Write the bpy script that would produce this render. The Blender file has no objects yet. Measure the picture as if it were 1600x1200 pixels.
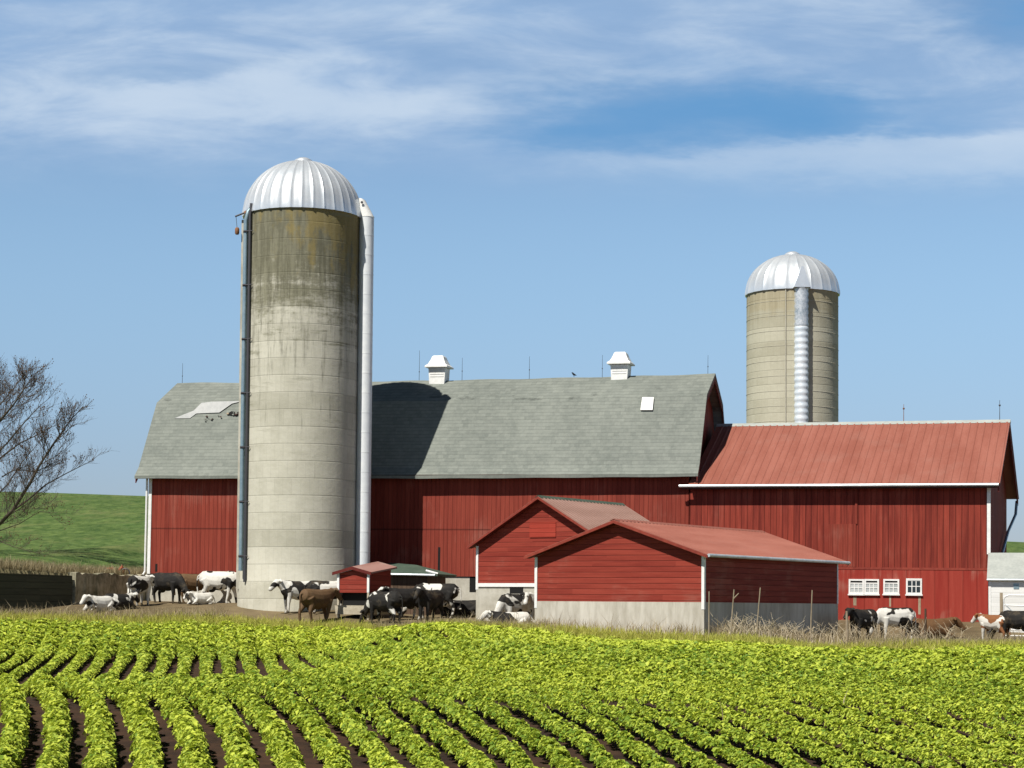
import bpy, bmesh, math, random
import numpy as np
from mathutils import Vector, Matrix, Quaternion
R = math.radians
random.seed(7); np.random.seed(7)
scene = bpy.context.scene
C = scene.collection

# ------------------------------------------------------------------ camera
CZ = 3.0                       # eye height of the camera above datum
F = 3111.0                     # focal length in photo pixels (1600 wide)
PITCH, ROLL = R(3.0), 0.008
SHIFT = 0.11375
cd = bpy.data.cameras.new('camera'); cam = bpy.data.objects.new('camera', cd); C.objects.link(cam)
cd.sensor_width = 36.0; cd.lens = F / 1600 * 36; cd.shift_y = SHIFT
cd.clip_start = 0.5; cd.clip_end = 6000
CAMR = Matrix.Rotation(R(90) + PITCH, 3, 'X') @ Matrix.Rotation(ROLL, 3, 'Z')
cam.matrix_world = Matrix.Translation((0, 0, CZ)) @ CAMR.to_4x4()
scene.camera = cam

# ------------------------------------------------------------------ sun, sky, exposure
SUN_EL, SUN_AZ = R(53), R(36)              # azimuth: left of straight behind the camera
SUN = Vector((-math.sin(SUN_AZ) * math.cos(SUN_EL), -math.cos(SUN_AZ) * math.cos(SUN_EL), math.sin(SUN_EL)))
ld = bpy.data.lights.new('sun', 'SUN'); ld.energy = 5.0; ld.angle = R(0.5); ld.color = (1.0, 0.955, 0.87)
lo = bpy.data.objects.new('sun', ld); C.objects.link(lo); lo.location = SUN * 300
lo.rotation_euler = SUN.to_track_quat('Z', 'Y').to_euler()
SKY_STRENGTH = 0.06
scene.view_settings.view_transform = 'Standard'; scene.view_settings.look = 'None'
scene.view_settings.exposure = 0.25; scene.view_settings.gamma = 1.0

# ------------------------------------------------------------------ node helpers
class NT:
    def __init__(s, tree): s.t = tree; s.n = tree.nodes; s.l = tree.links
    def put(s, sock, v):
        if v is None: return
        if isinstance(v, bpy.types.NodeSocket): s.l.new(v, sock)
        else:
            try: sock.default_value = v
            except Exception: sock.default_value = (*v, 1.0) if len(v) == 3 else v
    def node(s, typ, ins=None, **kw):
        n = s.n.new(typ)
        for k, v in kw.items(): setattr(n, k, v)
        for k, v in (ins or {}).items(): s.put(n.inputs[k], v)
        return n
    def math(s, op, a, b=None, c=None, clamp=False):
        n = s.node('ShaderNodeMath', operation=op, use_clamp=clamp)
        s.put(n.inputs[0], a); s.put(n.inputs[1], b); s.put(n.inputs[2], c); return n.outputs[0]
    def mix(s, f, a, b, blend='MIX'):
        n = s.node('ShaderNodeMix', data_type='RGBA', blend_type=blend, clamp_factor=True)
        s.put(n.inputs[0], f); s.put(n.inputs[6], a); s.put(n.inputs[7], b); return n.outputs[2]
    def step(s, v, lo, hi, a=0.0, b=1.0):
        n = s.node('ShaderNodeMapRange', interpolation_type='SMOOTHSTEP')
        for i, x in enumerate((v, lo, hi, a, b)): s.put(n.inputs[i], x)
        return n.outputs[0]
    def coord(s, kind='Object'): return s.node('ShaderNodeTexCoord').outputs[kind]
    def sep(s, v):
        n = s.node('ShaderNodeSeparateXYZ'); s.put(n.inputs[0], v); return n.outputs[0], n.outputs[1], n.outputs[2]
    def comb(s, x, y, z):
        n = s.node('ShaderNodeCombineXYZ'); s.put(n.inputs[0], x); s.put(n.inputs[1], y); s.put(n.inputs[2], z); return n.outputs[0]
    def scale(s, v, k):
        n = s.node('ShaderNodeVectorMath', operation='MULTIPLY'); s.put(n.inputs[0], v); s.put(n.inputs[1], k); return n.outputs[0]
    def add(s, v, k):
        n = s.node('ShaderNodeVectorMath', operation='ADD'); s.put(n.inputs[0], v); s.put(n.inputs[1], k); return n.outputs[0]
    def noise(s, v, sc, detail=4.0, rough=0.55, dist=0.0):
        n = s.node('ShaderNodeTexNoise'); s.put(n.inputs['Vector'], v); s.put(n.inputs['Scale'], sc)
        s.put(n.inputs['Detail'], detail); s.put(n.inputs['Roughness'], rough); s.put(n.inputs['Distortion'], dist); return n.outputs['Fac']
    def white(s, w):
        n = s.node('ShaderNodeTexWhiteNoise', noise_dimensions='1D'); s.put(n.inputs['W'], w); return n.outputs['Value']
    def bump(s, h, strength=0.4, dist=0.02):
        n = s.node('ShaderNodeBump'); s.put(n.inputs['Height'], h); s.put(n.inputs['Strength'], strength); s.put(n.inputs['Distance'], dist); return n.outputs[0]

def mat(name, fn=None, base=(.5, .5, .5), rough=.7, metal=0.0, spec=0.3):
    m = bpy.data.materials.new(name); m.use_nodes = True
    b = m.node_tree.nodes['Principled BSDF']
    b.inputs['Base Color'].default_value = (*base, 1); b.inputs['Roughness'].default_value = rough
    b.inputs['Metallic'].default_value = metal; b.inputs['Specular IOR Level'].default_value = spec
    if fn:
        r = fn(NT(m.node_tree), b)
        if isinstance(r, tuple): col, nrm = r
        else: col, nrm = r, None
        if col is not None: m.node_tree.links.new(col, b.inputs['Base Color'])
        if nrm is not None: m.node_tree.links.new(nrm, b.inputs['Normal'])
    return m

def speckled(name, a, b, sc=6.0, rough=.75, metal=0.0, bump=.3, spec=.3, stretch=(1, 1, 1)):
    def fn(t, bs):
        v = t.scale(t.coord(), stretch)
        n = t.noise(v, sc, 6, .65); n2 = t.noise(v, sc * .17, 3)
        f = t.step(t.math('ADD', t.math('MULTIPLY', n, .6), t.math('MULTIPLY', n2, .5)), .35, .75)
        return t.mix(f, a, b), t.bump(n, bump, .02)
    return mat(name, fn, rough=rough, metal=metal, spec=spec)

# ---- world: Nishita sky with a bank of high stratus low over the barn
world = bpy.data.worlds.new('World'); scene.world = world; world.use_nodes = True
t = NT(world.node_tree); t.n.clear()
sky = t.node('ShaderNodeTexSky', sky_type='NISHITA'); sky.sun_disc = False
sky.sun_elevation = SUN_EL; sky.sun_rotation = math.pi + SUN_AZ
sky.air_density = 1.0; sky.dust_density = 0.3; sky.ozone_density = 2.0
dx, dy, dz = t.sep(t.coord('Generated'))
dyp = t.math('MAXIMUM', dy, .05)
tu = t.math('DIVIDE', dx, dyp); tw = t.math('DIVIDE', dz, dyp)      # slopes of the viewing direction
_wv = t.comb(t.math('MULTIPLY', tu, 9.0), t.math('MULTIPLY', tw, 30.0), 4.2)
tu0, tw0 = tu, tw
tu = t.math('ADD', tu, t.math('MULTIPLY', t.math('SUBTRACT', t.noise(_wv, 1.0, 5, .6), .5), .16))
tw = t.math('ADD', tw, t.math('MULTIPLY', t.math('SUBTRACT', t.noise(t.add(_wv, (7.7, 2.2, 0)), 1.3, 5, .6), .5), .040))
def gauss(cu, cw, su, sw, tilt=0.0):
    a = t.math('DIVIDE', t.math('SUBTRACT', tu, cu), su)
    w_ = t.math('SUBTRACT', t.math('SUBTRACT', tw, cw), t.math('MULTIPLY', t.math('SUBTRACT', tu, cu), tilt))
    b = t.math('DIVIDE', w_, sw)
    q = t.math('ADD', t.math('MULTIPLY', a, a), t.math('MULTIPLY', b, b))
    return t.math('POWER', 2.718, t.math('MULTIPLY', q, -1.0))
wv = t.comb(t.math('MULTIPLY', tu0, 5.0), t.math('MULTIPLY', tw0, 21.0), 0.37)
c1 = t.noise(wv, 1.0, 6, .55, .6)
c2 = t.noise(t.add(t.scale(wv, (2.3, 2.0, 1)), (3.1, 1.7, 0)), 1.0, 5, .6, .4)
bank = t.step(tw, .196, .252)
hole = t.math('ADD', gauss(.125, .250, .10, .017, -.03), t.math('MULTIPLY', gauss(.03, .243, .05, .010), .55))
hole = t.math('ADD', hole, t.math('MULTIPLY', gauss(.27, .305, .06, .014), .8))
hole = t.math('ADD', hole, t.math('MULTIPLY', gauss(-.17, .268, .07, .006, .03), .3))
body = t.math('ADD', t.math('MULTIPLY', gauss(-.14, .258, .10, .018, .02), .35), t.math('MULTIPLY', gauss(.22, .232, .12, .012, .03), .60))
den = t.math('ADD', t.math('ADD', t.math('MULTIPLY', c1, .75), t.math('MULTIPLY', c2, .35)), body)
den = t.math('SUBTRACT', den, t.math('MULTIPLY', hole, .75))
cover = t.math('MULTIPLY', t.step(den, .14, .72), bank)
lowf = t.step(dz, .37, .29)
lowt = t.mix(t.step(dz, 0.0, .20), (.80, .87, 1.22), (1.56, 1.68, 1.73))
skyc = t.mix(1.0, sky.outputs[0], t.mix(lowf, (.14, .17, .22), lowt), 'MULTIPLY')
W = 1.0 / SKY_STRENGTH
cl_lo, cl_hi = [tuple(W * c for c in k) for k in ((.27, .40, .60), (.485, .585, .71))]
cloud = t.mix(t.step(t.math('ADD', c2, body), .35, .85), cl_lo, cl_hi)
fin = t.mix(t.math('MULTIPLY', cover, .9), skyc, cloud)
fin = t.mix(t.math('MULTIPLY', t.step(t.math('ADD', hole, t.math('MULTIPLY', t.math('SUBTRACT', c1, .5), 1.3)), -.05, 1.25), bank), fin, tuple(W * c for c in (.115, .285, .53)))
fin = t.mix(t.step(dz, .30, .40), fin, skyc)
scene.cycles.diffuse_bounces = 2; scene.cycles.max_bounces = 6
bg = t.node('ShaderNodeBackground', {'Color': fin, 'Strength': SKY_STRENGTH})
out = t.node('ShaderNodeOutputWorld'); t.l.new(bg.outputs[0], out.inputs[0])

# ------------------------------------------------------------------ projection helpers (photo pixels <-> world)
def ray(u, v):
    q = Vector(((u - 800) / F, (600 - v) / F + SHIFT * 1600 / F, -1.0))
    return CAMR @ q
def at(u, v, d):                       # world point seen at pixel (u, v), d metres in front
    r = ray(u, v); k = d / r.y
    return Vector((r.x * k, d, CZ + r.z * k))
class Frame:                           # a building's own axes: x along its front, y to the back
    def __init__(s, origin, rot, tilt=0.0):
        s.o = Vector(origin); s.rot = rot
        s.m = Matrix.Translation(s.o) @ Matrix.Rotation(rot, 4, 'Z') @ Matrix.Rotation(tilt, 4, 'Y'); s.i = s.m.inverted()
    def loc(s, p): return s.i @ Vector(p)
    def hit(s, u, v, axis='y', val=0.0):
        o = s.i @ Vector((0, 0, CZ)); r = s.i.to_3x3() @ ray(u, v)
        k = {'x': 0, 'y': 1, 'z': 2}[axis]
        return o + r * ((val - o[k]) / r[k])

# ------------------------------------------------------------------ mesh helpers
class MB:
    def __init__(s): s.v = []; s.f = []; s.mi = []; s.cur = 0
    def add(s, vs, fs):
        o = len(s.v); s.v += [tuple(p) for p in vs]
        for f in fs: s.f.append([o + i for i in f]); s.mi.append(s.cur)
        return s
    def box(s, x0, x1, y0, y1, z0, z1):
        return s.add([(x0, y0, z0), (x1, y0, z0), (x1, y1, z0), (x0, y1, z0), (x0, y0, z1), (x1, y0, z1), (x1, y1, z1), (x0, y1, z1)],
                     [(0, 3, 2, 1), (4, 5, 6, 7), (0, 1, 5, 4), (1, 2, 6, 5), (2, 3, 7, 6), (3, 0, 4, 7)])
    def prism(s, poly, axis, a, b):    # poly: closed outline in the two other axes, extruded along axis
        n = len(poly)
        def mk(p, k): return {'x': (k, p[0], p[1]), 'y': (p[0], k, p[1]), 'z': (p[0], p[1], k)}[axis]
        vs = [mk(p, a) for p in poly] + [mk(p, b) for p in poly]
        fs = [tuple(range(n))[::-1], tuple(range(n, 2 * n))] + [(i, (i + 1) % n, n + (i + 1) % n, n + i) for i in range(n)]
        return s.add(vs, fs)
    def tube(s, pts, rad, n=8, caps=True, flat=1.0):
        pts = [Vector(p) for p in pts]; rs = rad if isinstance(rad, (list, tuple)) else [rad] * len(pts)
        vs = []; fs = []; prev = None
        for i, p in enumerate(pts):
            d = (pts[min(i + 1, len(pts) - 1)] - pts[max(i - 1, 0)]).normalized()
            if prev is None:
                a = Vector((0, 1, 0)) if abs(d.y) < .9 else Vector((1, 0, 0))
            else: a = prev
            a = (a - d * a.dot(d)).normalized(); b = d.cross(a); prev = a
            r = rs[i]; ra, rb = r if isinstance(r, tuple) else (r, r * flat)
            for k in range(n):
                th = 2 * math.pi * k / n
                vs.append(p + a * (ra * math.cos(th)) + b * (rb * math.sin(th)))
        for i in range(len(pts) - 1):
            for k in range(n):
                fs.append((i * n + k, i * n + (k + 1) % n, (i + 1) * n + (k + 1) % n, (i + 1) * n + k))
        if caps: fs += [tuple(range(n))[::-1], tuple(range((len(pts) - 1) * n, len(pts) * n))]
        return s.add(vs, fs)
    def lathe(s, prof, n=48, ctr=(0, 0), seam=0, bump=0.0, cap=True):
        vs = []; fs = []; m = n * (seam or 1)
        for r, z in prof:
            for k in range(m):
                th = 2 * math.pi * k / m
                rr = r + (bump * min(1, r) if seam and k % seam == 0 else 0)
                vs.append((ctr[0] + rr * math.cos(th), ctr[1] + rr * math.sin(th), z))
        for i in range(len(prof) - 1):
            for k in range(m): fs.append((i * m + k, i * m + (k + 1) % m, (i + 1) * m + (k + 1) % m, (i + 1) * m + k))
        if cap: fs += [tuple(range(m))[::-1], tuple(range((len(prof) - 1) * m, len(prof) * m))]
        return s.add(vs, fs)
    def ball(s, c, r, n=10, m=7):
        rx, ry, rz = r if isinstance(r, tuple) else (r, r, r); vs = []; fs = []
        for i in range(1, m):
            ph = math.pi * i / m
            for k in range(n):
                th = 2 * math.pi * k / n
                vs.append((c[0] + rx * math.sin(ph) * math.cos(th), c[1] + ry * math.sin(ph) * math.sin(th), c[2] - rz * math.cos(ph)))
        for i in range(m - 2):
            for k in range(n): fs.append((i * n + k, i * n + (k + 1) % n, (i + 1) * n + (k + 1) % n, (i + 1) * n + k))
        b = len(vs); vs += [(c[0], c[1], c[2] - rz), (c[0], c[1], c[2] + rz)]
        for k in range(n): fs += [(b, (k + 1) % n, k), (b + 1, (m - 2) * n + k, (m - 2) * n + (k + 1) % n)]
        return s.add(vs, fs)
    def build(s, name, material, parent=None, smooth=False):
        me = bpy.data.meshes.new(name); me.from_pydata(s.v, [], s.f)
        for m in (material if isinstance(material, (list, tuple)) else [material]): me.materials.append(m)
        if any(s.mi): me.polygons.foreach_set('material_index', s.mi)
        bm = bmesh.new(); bm.from_mesh(me); bmesh.ops.recalc_face_normals(bm, faces=bm.faces); bm.to_mesh(me); bm.free()
        if smooth:
            for p in me.polygons: p.use_smooth = True
            if hasattr(me, 'set_sharp_from_angle'): me.set_sharp_from_angle(angle=R(40))
        o = bpy.data.objects.new(name, me); C.objects.link(o)
        if parent: o.parent = parent
        return o

def tag(o, label=None, cat=None, group=None, kind=None):
    if label: o['label'] = label
    if cat: o['category'] = cat
    if group: o['group'] = group
    if kind: o['kind'] = kind
    return o
def thing(name, label, cat, loc=(0, 0, 0), rot=0.0, group=None):
    o = bpy.data.objects.new(name, None); C.objects.link(o); o.location = loc; o.rotation_euler.z = rot
    o.empty_display_size = .3
    return tag(o, label, cat, group)

def np_mesh(name, verts, faces_flat, nper, material, smooth=False, attr=None):
    me = bpy.data.meshes.new(name); nf = len(faces_flat) // nper
    me.vertices.add(len(verts)); me.vertices.foreach_set('co', verts.astype(np.float32).ravel())
    me.loops.add(len(faces_flat)); me.loops.foreach_set('vertex_index', faces_flat.astype(np.int32))
    me.polygons.add(nf); me.polygons.foreach_set('loop_start', np.arange(nf, dtype=np.int32) * nper)
    if smooth: me.polygons.foreach_set('use_smooth', np.ones(nf, dtype=bool))
    me.update(calc_edges=True)
    for k, a in (attr or {}).items():
        at_ = me.attributes.new(k, 'FLOAT', 'POINT'); at_.data.foreach_set('value', a.astype(np.float32))
    for m in (material if isinstance(material, (list, tuple)) else [material]): me.materials.append(m)
    o = bpy.data.objects.new(name, me); C.objects.link(o); return o

# ------------------------------------------------------------------ materials
def boards(name, lo_c, hi_c, width=.24, horiz=False, fade=(.36, .17, .13), fade_amt=.35, seam_z=(), bumpy=.5, groove=.5):
    def fn(t, b):
        p = t.coord(); x, y, z = t.sep(p)
        s = z if horiz else t.math('ADD', x, y)
        q = t.math('DIVIDE', s, width); idx = t.math('FLOOR', q); fr = t.math('SUBTRACT', q, idx)
        st = (.5, .5, 7) if horiz else (7, 7, .45)
        if horiz:  # butt joints along each board
            xx = t.math('ADD', t.math('ADD', x, y), t.math('MULTIPLY', t.white(idx), 9.0))
            idx2 = t.math('ADD', t.math('MULTIPLY', idx, 17.3), t.math('FLOOR', t.math('DIVIDE', xx, 3.4)))
        else: idx2 = idx
        w = t.white(idx2)
        stv = t.add(t.scale(p, st), t.comb(t.math('MULTIPLY', w, 13.0), 0.0, t.math('MULTIPLY', w, 7.0)))
        n = t.noise(stv, 1.0, 6, .65)
        n2 = t.noise(t.scale(p, (.5, .5, .5)), 1.0, 4)
        f = t.math('ADD', t.math('MULTIPLY', w, .42), t.math('MULTIPLY', t.step(n, .3, .72), .58))
        col = t.mix(f, lo_c, hi_c)
        col = t.mix(t.math('MULTIPLY', t.step(t.math('ADD', n2, t.math('MULTIPLY', n, .5)), .78, 1.05), fade_amt), col, fade)
        fine = t.noise(t.scale(p, st), 4.0, 4, .7)
        col = t.mix(t.math('MULTIPLY', t.step(fine, .62, .8), .45), col, tuple(c * .45 for c in lo_c))
        g = t.math('MINIMUM', t.step(fr, 0.0, .10), t.step(fr, 1.0, .93))
        col = t.mix(t.math('MULTIPLY', t.math('SUBTRACT', 1.0, g), groove), col, tuple(c * .25 for c in lo_c))
        for sz in seam_z:
            d = t.math('ABSOLUTE', t.math('SUBTRACT', z, sz))
            col = t.mix(t.step(d, .05, .02, 0.0, .6), col, tuple(c * .25 for c in lo_c))
        h = t.math('ADD', g, t.math('MULTIPLY', n, .35))
        return col, t.bump(h, bumpy, .03)
    return mat(name, fn, rough=.75, spec=.2)

RED_LO, RED_HI = (.165, .024, .015), (.29, .055, .034)
M_barn = boards('red_barn_boards', RED_LO, RED_HI, .22, seam_z=())
M_barn_r = boards('red_barn_boards_streaked', (.125, .016, .011), (.32, .053, .032), .26, fade_amt=.2, groove=.7)
M_lower = boards('red_lower_panel', (.25, .026, .018), (.33, .050, .034), .6, fade=(.38, .22, .17), fade_amt=.6, groove=.25)
M_clap = boards('red_clapboard', (.19, .024, .016), (.32, .054, .034), .20, horiz=True, fade_amt=.40, groove=.6)
M_fascia = speckled('red_fascia', (.17, .024, .016), (.28, .05, .03), 5)
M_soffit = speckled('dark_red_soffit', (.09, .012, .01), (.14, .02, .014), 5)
M_shadefascia = speckled('eave_shadow_board', (.03, .012, .01), (.06, .022, .016), 5)  # near-black tone holds the shadow under the main barn eave
M_white = speckled('white_paint', (.70, .70, .68), (.86, .86, .84), 9, rough=.55)
M_gutter = speckled('pale_gutter_metal', (.45, .52, .56), (.70, .74, .76), 5, rough=.4, metal=.3)
M_conc = speckled('concrete', (.36, .34, .28), (.56, .54, .47), 3, bump=.4, stretch=(1, 1, .7))
M_conc_base = speckled('pale_concrete_base', (.36, .33, .27), (.60, .57, .50), 2.6, bump=.4, stretch=(1.6, 1.6, .35))
M_black = mat('dark_void', base=(.010, .010, .010), rough=.9)
M_dirt = speckled('dirt', (.10, .075, .04), (.20, .15, .08), 1.2, rough=.95, bump=.8)
M_soil = speckled('field_soil', (.016, .009, .006), (.060, .030, .016), 3.0, rough=.95, bump=.9)
M_galv = speckled('galvanised_steel', (.42, .50, .55), (.60, .67, .70), 4, rough=.42, metal=.5)
M_chute = speckled('white_chute_metal', (.70, .73, .76), (.84, .86, .87), 3, rough=.45, metal=.1)
M_galv2 = speckled('worn_chute_metal', (.30, .37, .42), (.78, .80, .82), 9, rough=.4, metal=.4)
M_chute2 = speckled('bluish_chute_metal', (.58, .66, .73), (.80, .84, .87), 5, rough=.45, metal=.15)
M_pipe = speckled('blue_grey_pipe', (.22, .32, .38), (.36, .46, .50), 6, rough=.4, metal=.5)
M_rust = speckled('rusty_iron', (.15, .07, .035), (.30, .14, .07), 14, rough=.8)
M_wood = speckled('weathered_wood', (.22, .17, .11), (.40, .33, .24), 8, stretch=(4, 4, .8))
M_palewood = speckled('pale_grey_wood', (.34, .29, .21), (.52, .47, .37), 8, stretch=(1, 1, 4))
M_rod = mat('dark_iron', base=(.08, .08, .09), rough=.6, metal=.6)
M_greenroof = speckled('green_felt_roof', (.045, .075, .055), (.085, .12, .09), 6)
M_blockroof = speckled('pale_grey_roof', (.32, .34, .32), (.42, .44, .41), 8)
M_glass = mat('dark_window_glass', base=(.02, .03, .035), rough=.1, spec=.6)
M_curtain = speckled('dusty_glass', (.35, .38, .38), (.55, .58, .58), 5, rough=.3)

def shingle_fn(lo_c, hi_c):
    def fn(t, b):
        p = t.coord(); x, y, z = t.sep(p)
        s = t.math('ADD', z, t.math('MULTIPLY', y, .6))
        row = t.math('FLOOR', t.math('DIVIDE', z, .17))
        xo = t.math('ADD', t.math('DIVIDE', x, .26), t.math('MULTIPLY', row, .37))
        cell = t.math('ADD', t.math('FLOOR', xo), t.math('MULTIPLY', row, 131.0))
        w = t.white(cell)
        n = t.noise(t.scale(p, (.35, .35, .35)), 1.0, 5, .6); n2 = t.noise(p, 7.0, 5, .7)
        f = t.math('ADD', t.math('ADD', t.math('MULTIPLY', w, .16), t.math('MULTIPLY', n, .6)), t.math('MULTIPLY', n2, .50))
        col = t.mix(t.step(f, .25, 1.0), lo_c, hi_c)
        fr = t.math('FRACT', t.math('DIVIDE', z, .17))
        col = t.mix(t.step(fr, .16, .02, 0.0, .5), col, tuple(c * .4 for c in lo_c))
        # worn dark blotches near the roof break
        d = t.math('ABSOLUTE', t.math('SUBTRACT', z, 9.95))
        worn = t.math('MULTIPLY', t.step(d, .75, .1), t.step(t.noise(t.scale(p, (.8, .8, 2.4)), 1.0, 5, .65), .57, .66))
        col = t.mix(t.math('MULTIPLY', worn, .6), col, tuple(c * .45 for c in lo_c))
        h = t.math('ADD', fr, t.math('MULTIPLY', w, .4))
        return col, t.bump(h, .35, .02)
    return fn
M_shingle = mat('grey_green_shingles', shingle_fn((.140, .156, .142), (.262, .280, .250)), rough=.9, spec=.15)

def metal_roof(name, a, b, c):
    def fn(t, bs):
        p = t.coord(); n = t.noise(t.scale(p, (1.4, .25, .25)), 1.0, 5, .6); n2 = t.noise(p, 9.0, 4, .6)
        f = t.math('ADD', t.math('MULTIPLY', n, .8), t.math('MULTIPLY', n2, .3))
        col = t.mix(t.step(f, .35, .75), a, b)
        return t.mix(t.step(t.noise(t.scale(p, (.6, .6, .6)), 1.0, 4), .52, .75, 0, .3), col, c), None
    return mat(name, fn, rough=.5, spec=.35)
M_redroof = metal_roof('red_painted_roof_metal', (.26, .086, .060), (.335, .126, .092), (.33, .165, .13))
M_brownroof = metal_roof('faded_brown_roof_metal', (.25, .145, .115), (.32, .195, .16), (.30, .14, .10))

def silo_mat(name, base_lo, base_hi, top, algae, ztop, amt=1.0):
    def fn(t, b):
        p = t.coord(); x, y, z = t.sep(p)
        ang = t.math('ARCTAN2', y, x)
        cyl = t.comb(t.math('MULTIPLY', ang, 2.6), z, 0.0)
        nb = t.noise(t.scale(cyl, (.5, .9, 1)), 1.0, 5, .6)
        row = t.math('FLOOR', t.math('DIVIDE', z, .76)); col_i = t.math('FLOOR', t.math('ADD', t.math('MULTIPLY', ang, 2.65 / .40), t.math('MULTIPLY', row, .5)))
        w = t.white(t.math('ADD', t.math('MULTIPLY', row, 57.0), col_i)); wr = t.white(row)
        nf = t.noise(cyl, 5.0, 6, .7)
        f = t.math('ADD', t.math('ADD', t.math('MULTIPLY', w, .09), t.math('MULTIPLY', wr, .26)), t.math('ADD', t.math('MULTIPLY', nb, .5), t.math('MULTIPLY', nf, .35)))
        c = t.mix(t.step(f, .3, .9), base_lo, base_hi)
        fr = t.math('FRACT', t.math('DIVIDE', z, .76))
        c = t.mix(t.step(t.math('ABSOLUTE', t.math('SUBTRACT', fr, .5)), .44, .5, 0, .24), c, tuple(k * .45 for k in base_lo))
        fv = t.math('FRACT', t.math('ADD', t.math('MULTIPLY', ang, 2.65 / .40), t.math('MULTIPLY', row, .5)))
        c = t.mix(t.step(t.math('ABSOLUTE', t.math('SUBTRACT', fv, .5)), .45, .5, 0, .16), c, tuple(k * .5 for k in base_lo))
        # runs of lichen and damp from the rim down, fading where the wall dries
        streak = t.noise(t.scale(cyl, (2.3, .22, 1)), 1.0, 5, .6)
        band = t.noise(t.scale(cyl, (.35, 2.6, 1)), 1.0, 5, .7)
        depth = t.math('DIVIDE', t.math('SUBTRACT', ztop, z), top)
        m = t.math('SUBTRACT', t.math('ADD', t.math('MULTIPLY', streak, .65), t.math('ADD', t.math('MULTIPLY', band, .95), t.math('MULTIPLY', nf, .45))), t.math('MULTIPLY', depth, .50))
        c = t.mix(t.step(m, .42, .72, 0, .85 * amt), c, algae[0])
        dk = t.noise(t.scale(cyl, (3.4, .30, 1)), 1.3, 5, .65)
        c = t.mix(t.step(t.math('SUBTRACT', t.math('ADD', dk, t.math('MULTIPLY', nf, .3)), t.math('MULTIPLY', depth, .13)), .46, .70, 0, .55 * amt), c, tuple(k * .42 for k in algae[0]))
        m2 = t.math('SUBTRACT', t.math('ADD', t.noise(t.scale(cyl, (1.2, .5, 1)), 1.3, 5, .65), t.math('MULTIPLY', x, .06)), t.math('MULTIPLY', depth, .38))
        c = t.mix(t.step(m2, .36, .54, 0, .62 * amt), c, algae[1])
        m3 = t.step(band, .56, .70, 0, .65 * amt)
        m3 = t.math('MULTIPLY', m3, t.step(depth, 3.6, .7))
        c = t.mix(m3, c, algae[2])
        return c, t.bump(t.math('ADD', nf, t.math('MULTIPLY', t.step(t.math('ABSOLUTE', t.math('SUBTRACT', fr, .5)), .5, .45), .6)), .35, .03)
    return mat(name, fn, rough=.88, spec=.15)

# ------------------------------------------------------------------ terrain
LY = np.array([-400, 0, 20, 27, 31, 36, 40, 43, 48, 54, 58, 66, 76, 80, 82, 84, 86, 88, 90, 93, 97, 105, 140, 3000], float)
LZ = np.array([-3.2, -3.1, -3.02, -3.0, -2.98, -2.55, -2.15, -2.10, -2.5, -2.75, -2.75, -2.5, -2.15, -1.55, -1.1, -.72, -.5, -.3, -.15, -.02, .05, .1, 0, 0], float)
RY = np.array([-400, 0, 20, 27, 31, 40, 50, 60, 64, 67, 69, 72, 78, 88, 100, 140, 3000], float)
RZ = np.array([-3.2, -3.1, -3.02, -3.0, -2.98, -2.1, -1.87, -1.58, -1.44, -1.27, -1.02, -.95, -.88, -.5, -.3, -.3, -.3], float)
def sstep(a, b, x):
    q = np.clip((x - a) / (b - a), 0, 1); return q * q * (3 - 2 * q)
def ground(x, y):
    x = np.asarray(x, float); y = np.asarray(y, float)
    w = sstep(-9.0, -1.5, x + .0 * y)
    z = np.interp(y, LY, LZ) * (1 - w) + np.interp(y, RY, RZ) * w
    z = z - .42 * sstep(7.5, 12, x) * sstep(54, 67, y) * (1 - sstep(80, 85.5, y))
    z = z + .05 * np.sin(x * .9 + y * .35) * np.sin(y * .55 - x * .2)
    return z + CZ
def gz(x, y): return float(ground(x, y))
def edge_y(x):                           # far edge of the crop
    return np.interp(np.asarray(x, float), [-60, -20, -12, -6, -3, 0, 2, 6.6, 10, 15, 22, 60], [83.0, 82.8, 82.6, 81.0, 76.0, 71.0, 68.6, 66.2, 66.8, 69.0, 70.5, 70.5])

def grid_mesh(name, xs, ys, zf, material, face_mat=None):
    X, Y = np.meshgrid(xs, ys); Z = zf(X, Y)
    v = np.stack([X.ravel(), Y.ravel(), Z.ravel()], 1); nx = len(xs)
    i = (np.arange(len(ys) - 1)[:, None] * nx + np.arange(nx - 1)[None, :]).ravel()
    f = np.stack([i, i + 1, i + 1 + nx, i + nx], 1)
    o = np_mesh(name, v, f.ravel(), 4, material, smooth=True)
    if face_mat is not None:
        cx = (X[:-1, :-1] + X[1:, 1:]) / 2; cy = (Y[:-1, :-1] + Y[1:, 1:]) / 2
        o.data.polygons.foreach_set('material_index', face_mat(cx, cy).ravel().astype(np.int32))
    return o
xs = np.concatenate([np.array([-2500, -900, -300, -120, -60, -45]), np.arange(-34, 34.1, .5), np.array([45, 60, 120, 300, 900, 2500])])
ys = np.concatenate([np.array([-400, -100, -20, 5, 14, 20, 23]), np.arange(24, 110.1, .5), np.array([120, 140, 300, 900, 3000])])
g = grid_mesh('ground', xs, ys, ground, [M_soil, M_dirt], lambda x, y: (y > edge_y(x) + .4))
tag(g, 'brown barnyard dirt and dark field soil', kind='structure')

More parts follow.
